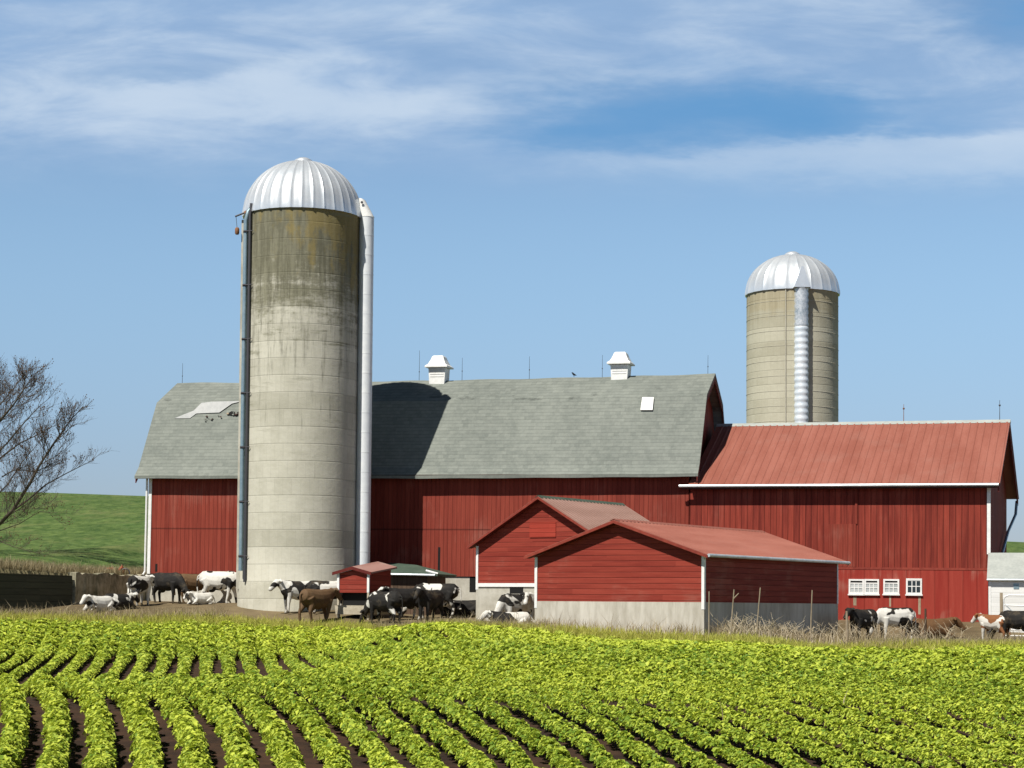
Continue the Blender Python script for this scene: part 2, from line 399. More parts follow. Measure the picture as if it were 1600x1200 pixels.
# ------------------------------------------------------------------ main barn
BROT = -R(15); TILT = .0055              # the old barn has settled a little towards its right end
pc = at(230, 930, 96.3)
bo = Vector((pc.x, 96.3, CZ - .1))
BF = Frame(bo, BROT, TILT)
def zb(rel): return rel + .1              # rel: metres above the eye -> barn local z
LBARN = BF.hit(1076, 800).x
barn = thing('gambrel_barn', 'long red barn with grey-green shingled gambrel roof and two white roof ventilators', 'barn', bo, BROT); barn.rotation_euler.y = TILT
EAVE, BRK, RDG, BRY, RDY = zb(6.20), zb(9.85), zb(11.08), 1.75, 4.1
YB = 2 * RDY
SID0 = zb(1.38)
m = MB()
m.prism([(0, SID0), (0, EAVE + .12), (BRY, BRK - .28), (RDY, RDG - .30), (YB - BRY, BRK - .28), (YB, EAVE + .10), (YB, SID0)], 'x', 0, LBARN)
M_barn2 = boards('barn_front_boards', RED_LO, RED_HI, .21, seam_z=(zb(3.55),))
m.build('wall', M_barn2, barn)
m = MB()
prof = [(-.55, EAVE - .12), (-.12, EAVE + .33), (BRY, BRK), (RDY, RDG), (YB - BRY, BRK), (YB + .12, EAVE + .33), (YB + .55, EAVE - .12)]
inner = [(y, z - .14) for y, z in prof][::-1]
nseg = 40                                  # the old roof sags a little between its trusses
xs_ = np.linspace(-.55, LBARN + .5, nseg + 1)
vs = []; fs = []; ring = prof + inner
for i, x in enumerate(xs_):
    for j, (y, z) in enumerate(ring):
        sag = -.09 * math.sin(math.pi * (x / LBARN)) + .02 * math.sin(x * 1.7)
        vs.append((x, y, z + sag * (1 if 1 <= j <= 5 or 8 <= j <= 12 else .5)))
nr = len(ring)
for i in range(nseg):
    for j in range(nr):
        fs.append((i * nr + j, i * nr + (j + 1) % nr, (i + 1) * nr + (j + 1) % nr, (i + 1) * nr + j))
for k in range(6):
    for b_ in (0, nseg): fs.append((b_ * nr + k, b_ * nr + k + 1, b_ * nr + nr - 2 - k, b_ * nr + nr - 1 - k))
m.add(vs, fs); roof = m.build('roof', M_shingle, barn)
# fascia along the front eave, painted as dark as its shadow; gable rake boards
m = MB(); m.box(-.5, LBARN + .45, -.54, -.50, EAVE - .27, EAVE - .13); m.build('fascia', M_shadefascia, barn)
for xx in (-.50, LBARN + .44):
    m = MB()
    for a, b in zip(prof[:-1], prof[1:]):
        m.prism([(a[0], a[1] - .15), (b[0], b[1] - .15), (b[0], b[1] - .36), (a[0], a[1] - .36)], 'x', xx, xx + .045)
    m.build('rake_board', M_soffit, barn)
# patched and broken shingles
def on_roof(u, v):                        # a point on the lower front roof slope
    a, b = Vector((0, -.12, EAVE + .33)), Vector((0, BRY, BRK))
    n = Vector((0, -(b.z - a.z), b.y - a.y)).normalized()
    o = BF.i @ Vector((0, 0, CZ)); r = BF.i.to_3x3() @ ray(u, v)
    return o + r * ((a - o).dot(n) / r.dot(n)), n
def roof_patch(name, px, material, lift, thick=.03):
    ps = [on_roof(*p) for p in px]; n = ps[0][1]; k = len(ps)
    vs = [p + n * lift for p, _ in ps] + [p + n * (lift + thick) for p, _ in ps]
    mb = MB(); mb.add(vs, [tuple(range(k)), tuple(range(k, 2 * k))] + [(i, (i + 1) % k, k + (i + 1) % k, k + i) for i in range(k)])
    return mb.build(name, material, barn)
M_patch = speckled('bare_sheathing', (.36, .37, .37), (.47, .475, .47), 6)
roof_patch('patch', [(273, 654), (297, 654), (307, 646.5), (343, 645), (350, 640), (363, 631), (380, 627), (333, 628), (315, 630), (303, 642)], M_patch, .015, .015)
roof_patch('skylight', [(1001, 642), (1004, 622), (1022, 622), (1020, 642)], M_white, .05)
roof_patch('hole', [(357, 646), (362, 643), (370, 645), (382, 641), (382, 648), (366, 650), (358, 648.5)], M_black, .025, .01)
rg = random.Random(3)
for k in range(18):                        # torn shingle tabs below the hole
    u = rg.uniform(318, 372); v = 657 - (u - 318) * .16 + rg.uniform(-5, 2); s_ = rg.uniform(1.0, 3.2)
    roof_patch('loose_shingle', [(u, v), (u + s_, v - s_ * .5), (u + s_ * 1.5, v + .7), (u + .5 * s_, v + 1.2)], rg.choice([M_wood, M_shingle, M_shadefascia, M_shingle]), rg.uniform(.02, .05))
# white corner trim with a kicked-out downspout
m = MB(); m.box(-.03, .13, -.045, .10, SID0 - .02, EAVE + .1); m.build('corner_trim', M_white, barn)
m = MB(); m.tube([(-.10, -.10, EAVE - .1), (-.10, -.10, SID0 + .1), (-.16, -.15, SID0 - .05), (-.5, -.3, SID0 - .3)], .055); m.build('downspout', M_white, barn)
# foundation with low slots
m = MB(); m.box(-.1, LBARN, .06, .5, -.8, SID0); m.build('foundation', M_conc, barn)
def wall_box(name, u0, u1, v0, v1, material, y0=-.02, y1=.2, par=barn, fr=BF):
    a = fr.hit(u0, v1); b = fr.hit(u1, v0); mb = MB(); mb.box(a.x, b.x, y0, y1, a.z, b.z); return mb.build(name, material, par)
for u0, u1, v0, v1 in ((246, 268, 897, 902), (287, 309, 897, 901), (322, 372, 897, 916), (733, 744, 897, 925)):
    wall_box('slot', u0, u1, v0, v1, M_black, .05, .3)
wall_box('slot', 684, 688, 855, 894, M_black, -.012, .1)
wall_box('slot', 242.5, 246, 881, 893, M_black, -.012, .1)
# ventilators on the ridge
def ventilator(u, v_base, w):
    p = BF.hit(u, v_base, 'y', RDY); x, z = p.x, RDG
    vt = MB(); vt.prism([(-w * .42, -.55), (w * .42, -.55), (w * .5, .54), (-w * .5, .54)], 'y', -w * .45, w * .45)
    body = vt.build('ventilator', M_white, barn); body.location = (x, RDY, z - .05)
    cp = MB(); h0, hw = .555, w * .66
    lv = [(hw, h0), (hw, h0 + .07), (hw * .78, h0 + .17), (hw * .60, h0 + .38), (hw * .50, h0 + .54), (hw * .40, h0 + .60)]
    vs = []; fs = []
    for r_, zz in lv: vs += [(-r_, -r_, zz), (r_, -r_, zz), (r_, r_, zz), (-r_, r_, zz)]
    for i in range(len(lv) - 1):
        for k in range(4): fs.append((i * 4 + k, i * 4 + (k + 1) % 4, i * 4 + 4 + (k + 1) % 4, i * 4 + 4 + k))
    fs += [(3, 2, 1, 0), tuple(range(len(lv) * 4 - 4, len(lv) * 4))]
    cp.add(vs, fs); cp.build('cap', M_white, body)
    lb = MB()
    for k in range(4):
        lb.box(-w * .40, w * .40, -w * .47, -w * .45 - .004, .10 + k * .12, .15 + k * .12)
    lb.build('louvre', M_white, body)
ventilator(686, 592, .86); ventilator(970, 588, .86)
for u, h in ((285, 1.0), (655, 1.4), (722, 1.0), (827, 1.0), (941, 1.0), (1106, .9)):
    x = BF.hit(u, 588, 'y', RDY).x; mb = MB(); mb.tube([(x, RDY, RDG - .1), (x, RDY, RDG + h)], [.012, .007], 6)
    mb.ball((x, RDY, RDG + .35), .03, 6, 5); mb.build('lightning_rod', M_rod, barn)

# bird on the ridge
p = BF.m @ BF.hit(897, 583, 'y', RDY)
bx = BF.hit(897, 583, 'y', RDY).x; p = BF.m @ Vector((bx, RDY, RDG - .03))
mb = MB(); mb.tube([(-.20, 0, .10), (-.08, 0, .13), (.02, 0, .17), (.09, 0, .24), (.12, 0, .29), (.17, 0, .29), (.21, 0, .28)], [.012, .05, .075, .06, .045, .025, .006], 8)
mb.tube([(0, .03, .13), (.01, .03, 0)], .008, 5); mb.tube([(0, -.03, .13), (.01, -.03, 0)], .008, 5)
b_ = mb.build('bird', M_black, smooth=True); b_.scale = (.7, .7, .7); b_.location = p; b_.rotation_euler.z = R(150)
tag(b_, 'small dark bird perched on the grey barn roof ridge', 'bird')

# ------------------------------------------------------------------ right barn with ribbed red roof
RB0 = LBARN + .05
rbo = BF.m @ Vector((RB0, 0, 0))
RROT = -R(18); RF = Frame(rbo, RROT, .006)
RB1 = RF.hit(1543, 900).x; LR = RB1
rb = thing('red_roof_barn', 'red barn with ribbed red metal roof, white gutter and low white windows', 'barn', rbo, RROT); rb.rotation_euler.y = .006
E2, R2, D2 = zb(5.75), zb(8.80), 5.6
m = MB(); Z2 = RF.hit(1400, 891).z
m.prism([(-.03, Z2), (-.03, E2 - .08), (D2, R2 - .22), (2 * D2, E2 - .08), (2 * D2, Z2 - 3)], 'x', 0, LR); m.build('wall', M_barn_r, rb)
m = MB(); m.box(.0, LR + .02, -.05, .3, -.75, Z2 + .02); m.build('lower_wall', M_lower, rb)
m = MB(); m.box(0, LR + .03, -.065, -.032, Z2 + .021, Z2 + .12); m.build('ledge', M_fascia, rb)
def ribbed_slope(mb, x0, x1, a, b, pitch=.33, h=.024, th=.05):
    a = Vector((0, *a)); b = Vector((0, *b)); d = (b - a); n = Vector((0, -d.z, d.y)).normalized()
    if n.z < 0: n = -n
    xsl = []; x = x0
    while x < x1 - .01:
        for dx_, hh in ((0, 0), (pitch * .62, 0), (pitch * .72, h), (pitch * .90, h)): 
            if x + dx_ <= x1: xsl.append((x + dx_, hh))
        x += pitch
    xsl.append((x1, 0)); vs = []; fs = []
    for x, hh in xsl:
        vs += [Vector((x, a.y, a.z)) + n * hh, Vector((x, b.y, b.z)) + n * hh, Vector((x, a.y, a.z)) - n * th, Vector((x, b.y, b.z)) - n * th]
    for i in range(len(xsl) - 1):
        o = i * 4; fs += [(o, o + 4, o + 5, o + 1), (o + 2, o + 3, o + 7, o + 6), (o, o + 2, o + 6, o + 4), (o + 1, o + 5, o + 7, o + 3)]
    o = (len(xsl) - 1) * 4; fs += [(0, 1, 3, 2), (o, o + 2, o + 3, o + 1)]
    mb.add(vs, fs)
sl = (R2 - E2) / (D2 + .0)
m = MB(); RX0 = .03
ribbed_slope(m, RX0, LR + .55, (-.5, E2 - .5 * sl + .1), (D2, R2)); ribbed_slope(m, RX0, LR + .55, (2 * D2 + .5, E2 - .5 * sl + .1), (D2, R2))
m.build('roof', M_redroof, rb)
m = MB(); m.prism([(D2 - .22, R2 - .10), (D2, R2 + .06), (D2 + .22, R2 - .10), (D2, R2 + .02)], 'x', RX0 - .02, LR + .57); m.build('ridge_cap', M_blockroof, rb)
m = MB(); m.tube([(RX0 - .4, -.56, E2 - .5 * sl + .04), (LR + .5, -.56, E2 - .5 * sl + .04)], .065, 8); m.build('gutter', M_gutter, rb)
m = MB(); m.box(RX0 - .3, LR + .45, -.497, -.46, E2 - .5 * sl - .10, E2 - .5 * sl + .06); m.build('fascia', M_shadefascia, rb)
m = MB(); ez = E2 - .5 * sl
m.prism([(-.45, ez - .02), (D2, R2 - .08), (D2, R2 - .34), (-.45, ez - .26)], 'x', LR + .46, LR + .52)
m.prism([(2 * D2 + .45, ez - .02), (D2, R2 - .08), (D2, R2 - .34), (2 * D2 + .45, ez - .26)], 'x', LR + .46, LR + .52)
m.build('rake_board', M_soffit, rb)
m = MB(); m.box(LR - .02, LR + .13, -.075, -.03, RF.hit(1543, 866).z, E2 - .05); m.build('corner_trim', M_white, rb)
# hay door outline
a = RF.hit(1295, 889); b = RF.hit(1338, 819); m = MB()
m.box(a.x, b.x, -.07, -.031, Z2 + .13, b.z); m.build('hay_door', M_barn, rb)
m = MB(); m.box(b.x - .05, b.x + .05, -.075, -.031, b.z + .01, E2 - .35); m.build('door_track', M_barn, rb)
# low windows
def window(u0, u1, v0, v1, lowered):
    a = RF.hit(u0, v1); b = RF.hit(u1, v0); x0, x1, z0, z1 = a.x, b.x, a.z, b.z; fw = .075
    fr_ = MB(); y0, y1 = -.10, -.051
    fr_.box(x0, x0 + fw, y0, y1, z0, z1); fr_.box(x1 - fw, x1, y0, y1, z0, z1)
    fr_.box(x0 + fw, x1 - fw, y0, y1, z1 - fw, z1); fr_.box(x0 + fw, x1 - fw, y0, y1, z0, z0 + fw + .03)
    fr_.box(x0 - .03, x1 + .03, -.14, -.101, z0 - .03, z0 + .03)
    wn = fr_.build('window', M_white, rb)
    v_ = MB(); v_.box(x0 + fw, x1 - fw, -.060, -.0515, z0 + .1, z1 - fw); v_.build('opening', M_black, wn)
    h = z1 - fw - (z0 + .105); top = z0 + .105 + (h * .80 if lowered else h)
    pn = MB(); pn.box(x0 + fw + .01, x1 - fw - .01, -.072, -.066, z0 + .106, top - .01); pn.build('pane', M_curtain if lowered else M_glass, wn)
    sa = MB(); n = 3; W_ = x1 - x0 - 2 * fw
    for k in range(1, n): xx = x0 + fw + W_ * k / n; sa.box(xx - .018, xx + .018, -.086, -.074, z0 + .106, top)
    zz = (z0 + .106 + top) / 2; sa.box(x0 + fw + .002, x1 - fw - .002, -.088, -.0865, zz - .018, zz + .018)
    sa.box(x0 + fw + .002, x1 - fw - .002, -.090, -.0735, top - .03, top + .02)
    sa.build('sash', M_white, wn)
window(1326.5, 1350.5, 905, 929, True); window(1350.8, 1374, 905, 929, True); window(1380.5, 1405.5, 905, 929, True); window(1416, 1441, 904, 929.5, False)
for u, w_, v0, v1 in ((1336, 5, 932, 946), (1391, 3, 931, 948), (1437, 4, 932, 960)):   # peeled strips below the windows
    a = RF.hit(u - w_ / 2, v1); b = RF.hit(u + w_ / 2, v0); m = MB(); m.box(a.x, b.x, -.056, -.0505, a.z, b.z); m.build('bare_board', M_wood, rb)
for u, h in ((1412, .85), (1562, .95)):
    x = RF.hit(u, 662, 'y', D2).x; mb = MB(); mb.tube([(x, D2, R2), (x, D2, R2 + h)], [.018, .01], 6); mb.ball((x, D2, R2 + h * .75), .05, 6, 5)
    mb.build('lightning_rod', M_rod if u > 1500 else M_rust, rb)
# long downspout slung across the shaded gable end
m = MB(); ye = 2 * D2 + .35
m.tube([(LR + .45, ye, ez - .05), (LR + .42, ye - .3, ez - .7), (LR + .2, ye - 2.2, ez - 1.6), (LR + .12, ye - 6.4, zb(2.3)), (LR + .12, ye - 7.4, zb(1.6))], .07); m.build('downspout', M_pipe, rb)

# ------------------------------------------------------------------ sheds
def shed(name, label, u_l, u_r, d_r, rot, v_base, px, mats, length, v_side, extra_over=.3):
    """px: pixel heights on the gable: eave (left), apex, siding bottom; gable from u_l to u_r, right corner at d_r."""
    c = at(u_r, v_base, d_r); fr0 = Frame((c.x, c.y, 0), rot)
    xl = fr0.hit(u_l, v_base).x; W_ = -xl
    left = fr0.m @ Vector((xl, 0, 0)); base = c.z - .25
    fr = Frame((left.x, left.y, base), rot)
    o = thing(name, label, 'shed', fr.o, rot)
    (ul, vl), (ua, va), (us, vs_) = px
    ze = fr.hit(ul, vl, 'y', -extra_over).z; za = fr.hit(ua, va, 'y', -extra_over).z; zs = fr.hit(us, vs_).z
    hx = W_ / 2; sl_ = (za - ze) / (hx + .25)
    zw = za - sl_ * hx - .12
    m = MB(); m.prism([(0, zs), (W_, zs), (W_, zw), (hx, za - .12), (0, zw)], 'y', 0, length); m.build('wall', mats['wall'], o)
    m = MB(); m.box(-.01, W_ + .01, -.015, length + .01, -.5, zs - .002); m.build('foundation', mats['base'], o)
    # roof: two ribbed slopes running along y
    m = MB()
    for sx in (-1, 1):
        a = (hx + sx * (hx + .28), za - sl_ * (hx + .28)); b = (hx, za); d = Vector((b[0] - a[0], 0, b[1] - a[1])); n = Vector((-d.z, 0, d.x)).normalized()
        if n.z < 0: n = -n
        y = -extra_over; ysl = []
        while y < length + .3 - .01:
            for dy_, hh in ((0, 0), (.17, 0), (.20, .022), (.25, .022)): ysl.append((y + dy_, hh))
            y += .28
        ysl.append((y, 0)); vv = []; ff = []
        A = Vector((a[0], 0, a[1])); B = Vector((b[0], 0, b[1]))
        for yy, hh in ysl:
            Y = Vector((0, yy, 0)); vv += [A + Y + n * hh, B + Y + n * hh, A + Y - n * .05, B + Y - n * .05]
        for i in range(len(ysl) - 1):
            q = i * 4; ff += [(q, q + 4, q + 5, q + 1), (q + 2, q + 3, q + 7, q + 6), (q, q + 2, q + 6, q + 4), (q + 1, q + 5, q + 7, q + 3)]
        q = (len(ysl) - 1) * 4; ff += [(0, 1, 3, 2), (q, q + 2, q + 3, q + 1)]; m.add(vv, ff); yend = ysl[-1][0]
    m.build('roof', mats['roof'], o)
    m = MB(); m.prism([(hx - .16, za - .16 * sl_ + .02), (hx, za + .045), (hx + .16, za - .16 * sl_ + .02), (hx, za + .025)], 'y', -extra_over - .01, yend + .01); m.build('ridge_cap', mats['ridge'], o)
    for yy, mm in ((-extra_over - .035, M_fascia), (yend, M_soffit)):
        m = MB()
        for sx in (-1, 1):
            a = (hx + sx * (hx + .30), za - sl_ * (hx + .30))
            m.prism([(a[0], a[1] - .02), (hx, za - .02), (hx, za - .12), (a[0], a[1] - .12)], 'y', yy, yy + .035)
        m.build('rake_board', mm, o)
    m = MB()                                              # boarded soffit under the front overhang
    for sx in (-1, 1):
        a = (hx + sx * (hx + .24), za - sl_ * (hx + .24) - .07)
        m.prism([a, (hx, za - .07), (hx, za - .11), (a[0], a[1] - .04)], 'y', -extra_over + .002, -.002)
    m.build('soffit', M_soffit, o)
    m = MB(); m.tube([(W_ + .33, -extra_over, za - sl_ * (hx + .28) - .03), (W_ + .33, yend, za - sl_ * (hx + .28) - .03)], .06, 8); m.build('gutter', M_gutter, o)
    for x in (-.02, W_ - .09):
        m = MB(); m.box(x, x + .11, -.03, .09, zs - .25, zw - .02); m.build('corner_trim', M_white, o)
    m = MB(); m.box(W_ - .085, W_ + .02, length - .08, length + .03, zs, zw - .05); m.build('corner_trim', M_gutter, o)
    return o, fr, W_, zs, zw
SROT = -R(33)
c0 = at(1100, 940, 69.0); ff_ = Frame((c0.x, c0.y, 0), SROT)
Lf = ff_.hit(1312, 945, 'x', 0).y - .2
front, FF, FW, fzs, fzw = shed('front_shed', 'nearest low red clapboard shed with pale concrete base and red metal roof', 836, 1100, 69.0, SROT, 982,
    ((829, 868), (965, 812), (960, 940)), dict(wall=M_clap, base=M_conc_base, roof=M_redroof, ridge=M_redroof), Lf, None)
back, KF, KW, kzs, kzw = shed('back_shed', 'steep-roofed red shed behind the nearest shed, with faded brown roof', 744, 951, 80.2, SROT, 968,
    ((737, 853), (847, 775), (800, 912)), dict(wall=M_clap, base=M_conc, roof=M_brownroof, ridge=M_greenroof), 6.3, None)
M_door = boards('red_patched_boards', (.30, .035, .022), (.37, .052, .032), .18, horiz=True, groove=.3)
a = KF.hit(828, 840); b = KF.hit(869, 816); m = MB(); m.box(a.x, b.x, -.035, -.002, a.z, b.z); m.build('loft_door', M_door, back)
m = MB(); m.box(.12, KW - .1, -.07, -.016, kzs - .13, kzs + .02); m.build('sill', M_white, back)
a = KF.hit(797, 927); b = KF.hit(818, 916); m = MB(); m.box(a.x, b.x, -.03, -.0155, a.z, b.z); m.build('opening', M_black, back)

# ------------------------------------------------------------------ silos
def silo(name, label, u_c, v_rim, r, d, rim_rel, base_rel, dome_h, ribs, material, hoop_gap=None):
    c = at(u_c, v_rim, d); H = rim_rel - base_rel + .4
    o = thing(name, label, 'silo', (c.x, d, CZ + base_rel - .4))
    m = MB(); prof_ = [(r + .06, 0), (r + .06, 1.45), (r + .01, 1.6)] + [(r, 1.6 + (H - 1.6) * k / 10) for k in range(1, 11)]
    m.lathe(prof_, 96); m.build('wall', material, o, smooth=True)
    m = MB(); N_ = 14
    pr = [(r + .07, H - .06), (r + .07, H + .05)] + [((r + .04) * math.cos(R(90) * k / N_), H + .05 + dome_h * math.sin(R(90) * k / N_)) for k in range(1, N_)] + [(.30, H + .05 + dome_h * .995)]
    m.lathe(pr, ribs, seam=6, bump=.045); dm = m.build('dome', M_dome, o, smooth=True)
    m = MB(); m.lathe([(.42, H + dome_h), (.40, H + dome_h + .10), (.22, H + dome_h + .20), (.05, H + dome_h + .23)], 20); m.build('cap', M_dome, dm, smooth=True)
    z = 2.2
    while hoop_gap and z < H - .4:
        mb = MB(); n = 72; mb.tube([((r + .002) * math.cos(2 * math.pi * k / n), (r + .002) * math.sin(2 * math.pi * k / n), z) for k in range(n + 1)], .013, 5, caps=False)
        mb.build('hoop', M_hoop, o); z += hoop_gap
    return o, H
M_dome = speckled('bright_dome_metal', (.62, .67, .72), (.76, .79, .82), 2.5, rough=.36, metal=.45, bump=.05, spec=.5)
M_hoop = speckled('weathered_hoop', (.36, .34, .27), (.50, .475, .39), 6, rough=.8)
SD = 90.0
sr = 91.0 / F * SD; rim_l = at(470, 322, SD - sr).z - CZ; base_l = at(464, 949, SD - sr).z - CZ; dome_l = at(475, 244, SD).z - CZ - rim_l - .30
M_silo_l = silo_mat('stained_silo_concrete', (.40, .385, .31), (.60, .58, .49), 4.8, ((.185, .178, .118), (.29, .225, .08), (.21, .205, .14)), rim_l - base_l + .4)
s1, H1 = silo('stained_silo', 'tall nearer concrete silo with lichen-stained top and ribbed silver dome', 473, 326, sr, SD, rim_l, base_l, dome_l, 34, M_silo_l)
def s1part(name, m, material, smooth=True): return m.build(name, material, s1, smooth=smooth)
# white unloading chute, right side
m = MB(); cx, cy, cr = sr + .31, -.25, .335
m.lathe([(cr, 1.6), (cr, H1 + .02)], 28, (cx, cy)); ch = s1part('chute', m, M_chute)
for k in range(18):
    zz = 2.0 + k * (H1 - 2) / 18; m = MB(); m.lathe([(cr + .004, zz), (cr + .009, zz + .03), (cr + .004, zz + .06)], 28, (cx, cy), cap=False); m.build('seam', M_chute, ch, smooth=True)
m = MB(); n = 28                             # slanted hood
vs = []; fs = []
for k in range(n):
    th = 2 * math.pi * k / n; x, y = cr * math.cos(th), cr * math.sin(th); vs.append((cx + x * 1.04, cy + y * 1.04, H1 - .02))
for k in range(n):
    th = 2 * math.pi * k / n; x, y = cr * math.cos(th), cr * math.sin(th)
    vs.append((cx - .22 + x * .45, cy + y * .75, H1 + .80 - (x / cr) * .05))
for k in range(n): fs.append((k, (k + 1) % n, n + (k + 1) % n, n + k))
fs += [tuple(range(n))[::-1], tuple(range(n, 2 * n))]; m.add(vs, fs); m.build('hood', M_white, ch)
m = MB(); m.tube([(cx - .20, cy - .34, H1 + .60), (cx - .20, cy - .38, H1 + .60)], .06, 10); m.build('bolt', M_rod, ch)
# filler pipe and dark conduit, left side
def on_silo(ang, off): return ((sr + off) * math.cos(ang), (sr + off) * math.sin(ang))
a1 = R(180 + 32); a2 = R(180 + 37.5)
x, y = on_silo(a1, .17); m = MB(); m.tube([(x, y, 2.0), (x, y, H1 - .45), (x + .1, y - .02, H1 - .05), (x + .35, y + .15, H1 + .30)], .105, 12); pipe = s1part('filler_pipe', m, M_pipe)
for k in range(7):
    zz = 2.6 + k * (H1 - 3.6) / 6; m = MB(); m.lathe([(.118, zz), (.118, zz + .10)], 14, (x, y)); m.build('coupling', M_rod, pipe)
    m = MB(); x2, y2 = on_silo(a2 + R(4), .06); m.tube([(x - .1, y - .1, zz + .05), (x2, y2, zz + .05)], .02, 6); m.build('bracket', M_rod, pipe)
x, y = on_silo(a2, .10); m = MB(); m.tube([(x, y, 1.5), (x, y, H1 - .2), (x + .05, y + .02, H1 + .30)], .07, 10); s1part('conduit', m, M_rod)
x, y = on_silo(R(180 + 18), .06); m = MB(); m.box(x - .09, x + .09, y - .09, y + .05, 1.2, H1 - .3); s1part('ladder_cover', m, M_conc, False)
x, y = on_silo(R(180 + 22), .20); m = MB()
m.tube([(x - .30, y, H1 - .18), (x + .45, y - .1, H1 + .10), (x + .75, y - .15, H1 + .28)], .04, 8); m.tube([(x - .26, y, H1 - .18), (x - .20, y, H1 - .75)], .012, 5)
m.tube([(x + .75, y - .15, H1 + .1), (x + .75, y - .15, H1 + .5)], .06, 8); m.tube([(x + .72, y - .15, H1 + .45), (x + .35, y - .1, H1 + .62)], .025, 6); s1part('hoist_arm', m, M_rod)
m = MB(); m.lathe([(.07, H1 - 1.0), (.10, H1 - .94), (.10, H1 - .74), (.06, H1 - .68)], 12, (x - .20, y)); s1part('counterweight', m, M_rust)
m = MB(); m.tube([(x + .15, y - .05, H1 - .05), (x + .40, y - .12, H1 + .10)], .10, 8); s1part('spout_bracket', m, M_rust)
m = MB(); x, y = on_silo(R(180 + 12), .03); m.box(x - .08, x + .1, y - .1, y + .1, H1 - 1.6, H1 - 1.1); s1part('hatch', m, M_black, False)

SD2 = 107.0
sr2 = 71.5 / F * SD2; rim_r = at(1238, 449, SD2 - sr2).z - CZ; dome_r = at(1238, 391, SD2).z - CZ - rim_r - .30
M_silo_r = silo_mat('cream_silo_concrete', (.40, .38, .285), (.53, .51, .40), 1.3, ((.40, .33, .19), (.42, .33, .18), (.38, .34, .22)), rim_r + .4, .5)
s2, H2 = silo('cream_silo', 'farther cream concrete silo rising behind the red metal roof, with corrugated front chute', 1238, 453, sr2, SD2, rim_r, 0.0, dome_r, 24, M_silo_r, .80)
cx = 3.5 / F * SD2; cy = -math.sqrt(sr2 ** 2 - cx ** 2) - .12; cr = .36
m = MB(); z = 1.0; prof_ = []
ztop = H2 - 2.15
while z < ztop: prof_ += [(cr, z), (cr + .022, z + .06), (cr + .022, z + .17), (cr, z + .23)]; z += .34
m.lathe(prof_, 24, (cx, cy)); m.build('chute', M_chute2, s2, smooth=True)
m = MB(); prof_ = []; z = ztop
while z < H2 + .05: prof_ += [(cr - .01, z), (cr + .03, z + .16)]; z += .32
m.lathe(prof_, 24, (cx, cy)); m.build('chute_top', M_galv2, s2, smooth=True)
m = MB(); m.prism([(cx - .45, H2 - .05), (cx + .45, H2 - .05), (cx + .05, H2 + 1.05), (cx - .05, H2 + 1.05)], 'y', cy - .38, cy + 1.2); m.build('hood', M_dome, s2)
m = MB(); x, y = -.28 * sr2, -.96 * sr2 - .03; m.tube([(x, y, 2), (x, y, H2)], .03, 6); m.build('conduit', M_hoop, s2)

# ------------------------------------------------------------------ cattle feeder, lean-to, milk house, gate
CROT = -R(30)
fo = at(577, 967, 84.0); fr0 = Frame((fo.x, fo.y, 0), CROT); xl = fr0.hit(527, 967).x; W_ = -xl
lft = fr0.m @ Vector((xl, 0, 0)); CFz = gz(lft.x, lft.y) - .02; CF = Frame((lft.x, lft.y, CFz), CROT)
fd = thing('cattle_feeder', 'small roofed red cattle feeder on wooden legs with grey trough, among the cows', 'feeder', CF.o, CROT)
zt = CF.hit(553, 890).z; z1 = CF.hit(553, 926).z; z_tr1 = CF.hit(553, 946).z; z_tr0 = CF.hit(553, 960).z; Ld = 1.7
zsh = zt - .16
m = MB(); m.prism([(0.06, z1), (W_ - .06, z1), (W_ - .06, zsh), (W_ / 2, zt), (0.06, zsh)], 'y', 0, Ld)
for i_ in (7, 8, 9): m.v[i_] = (m.v[i_][0], m.v[i_][1], m.v[i_][2] + .24)
m.build('wall', M_clap, fd)
M_feedroof = metal_roof('pinkish_roof_boards', (.27, .13, .105), (.36, .20, .17), (.50, .42, .36))
m = MB()
for sx in (-1, 1):
    ex = W_ / 2 + sx * (W_ / 2 + .18); q0_ = len(m.v); m.prism([(ex, zsh - .02), (W_ / 2, zt + .06), (W_ / 2, zt + .13), (ex, zsh + .05)], 'y', -.14, Ld + .12)
    for i_ in range(q0_ + 4, q0_ + 8): m.v[i_] = (m.v[i_][0], m.v[i_][1], m.v[i_][2] + .26)
m.build('roof', M_feedroof, fd)
m = MB()
for sx in (-1, 1):
    ex = W_ / 2 + sx * (W_ / 2 + .18); m.prism([(ex, zsh - .08), (W_ / 2, zt), (W_ / 2, zt + .128), (ex, zsh + .048)], 'y', -.17, -.141)
m.build('rake_board', M_soffit, fd)
for x in (0.0, W_ - .1):
    for y in (-.02, Ld - .08):
        m = MB(); m.box(x, x + .1, y - .02, y + .08, -.25, z1); m.build('leg', M_palewood, fd)
    m = MB(); m.box(x - .005, x + .105, -.05, .0, z1 + .005, zsh - .02); m.build('corner_trim', M_white, fd)
m = MB(); m.prism([(.02, z_tr0), (W_ - .02, z_tr0), (W_ + .03, z_tr1), (-.03, z_tr1)], 'y', -.16, Ld + .1); m.build('trough', M_palewood, fd)
m = MB(); m.box(.11, W_ - .11, .25, Ld - .3, z_tr1 + .004, z1 - .004); m.build('hopper', M_black, fd)  # solid black box painting in the dark open gap above the trough

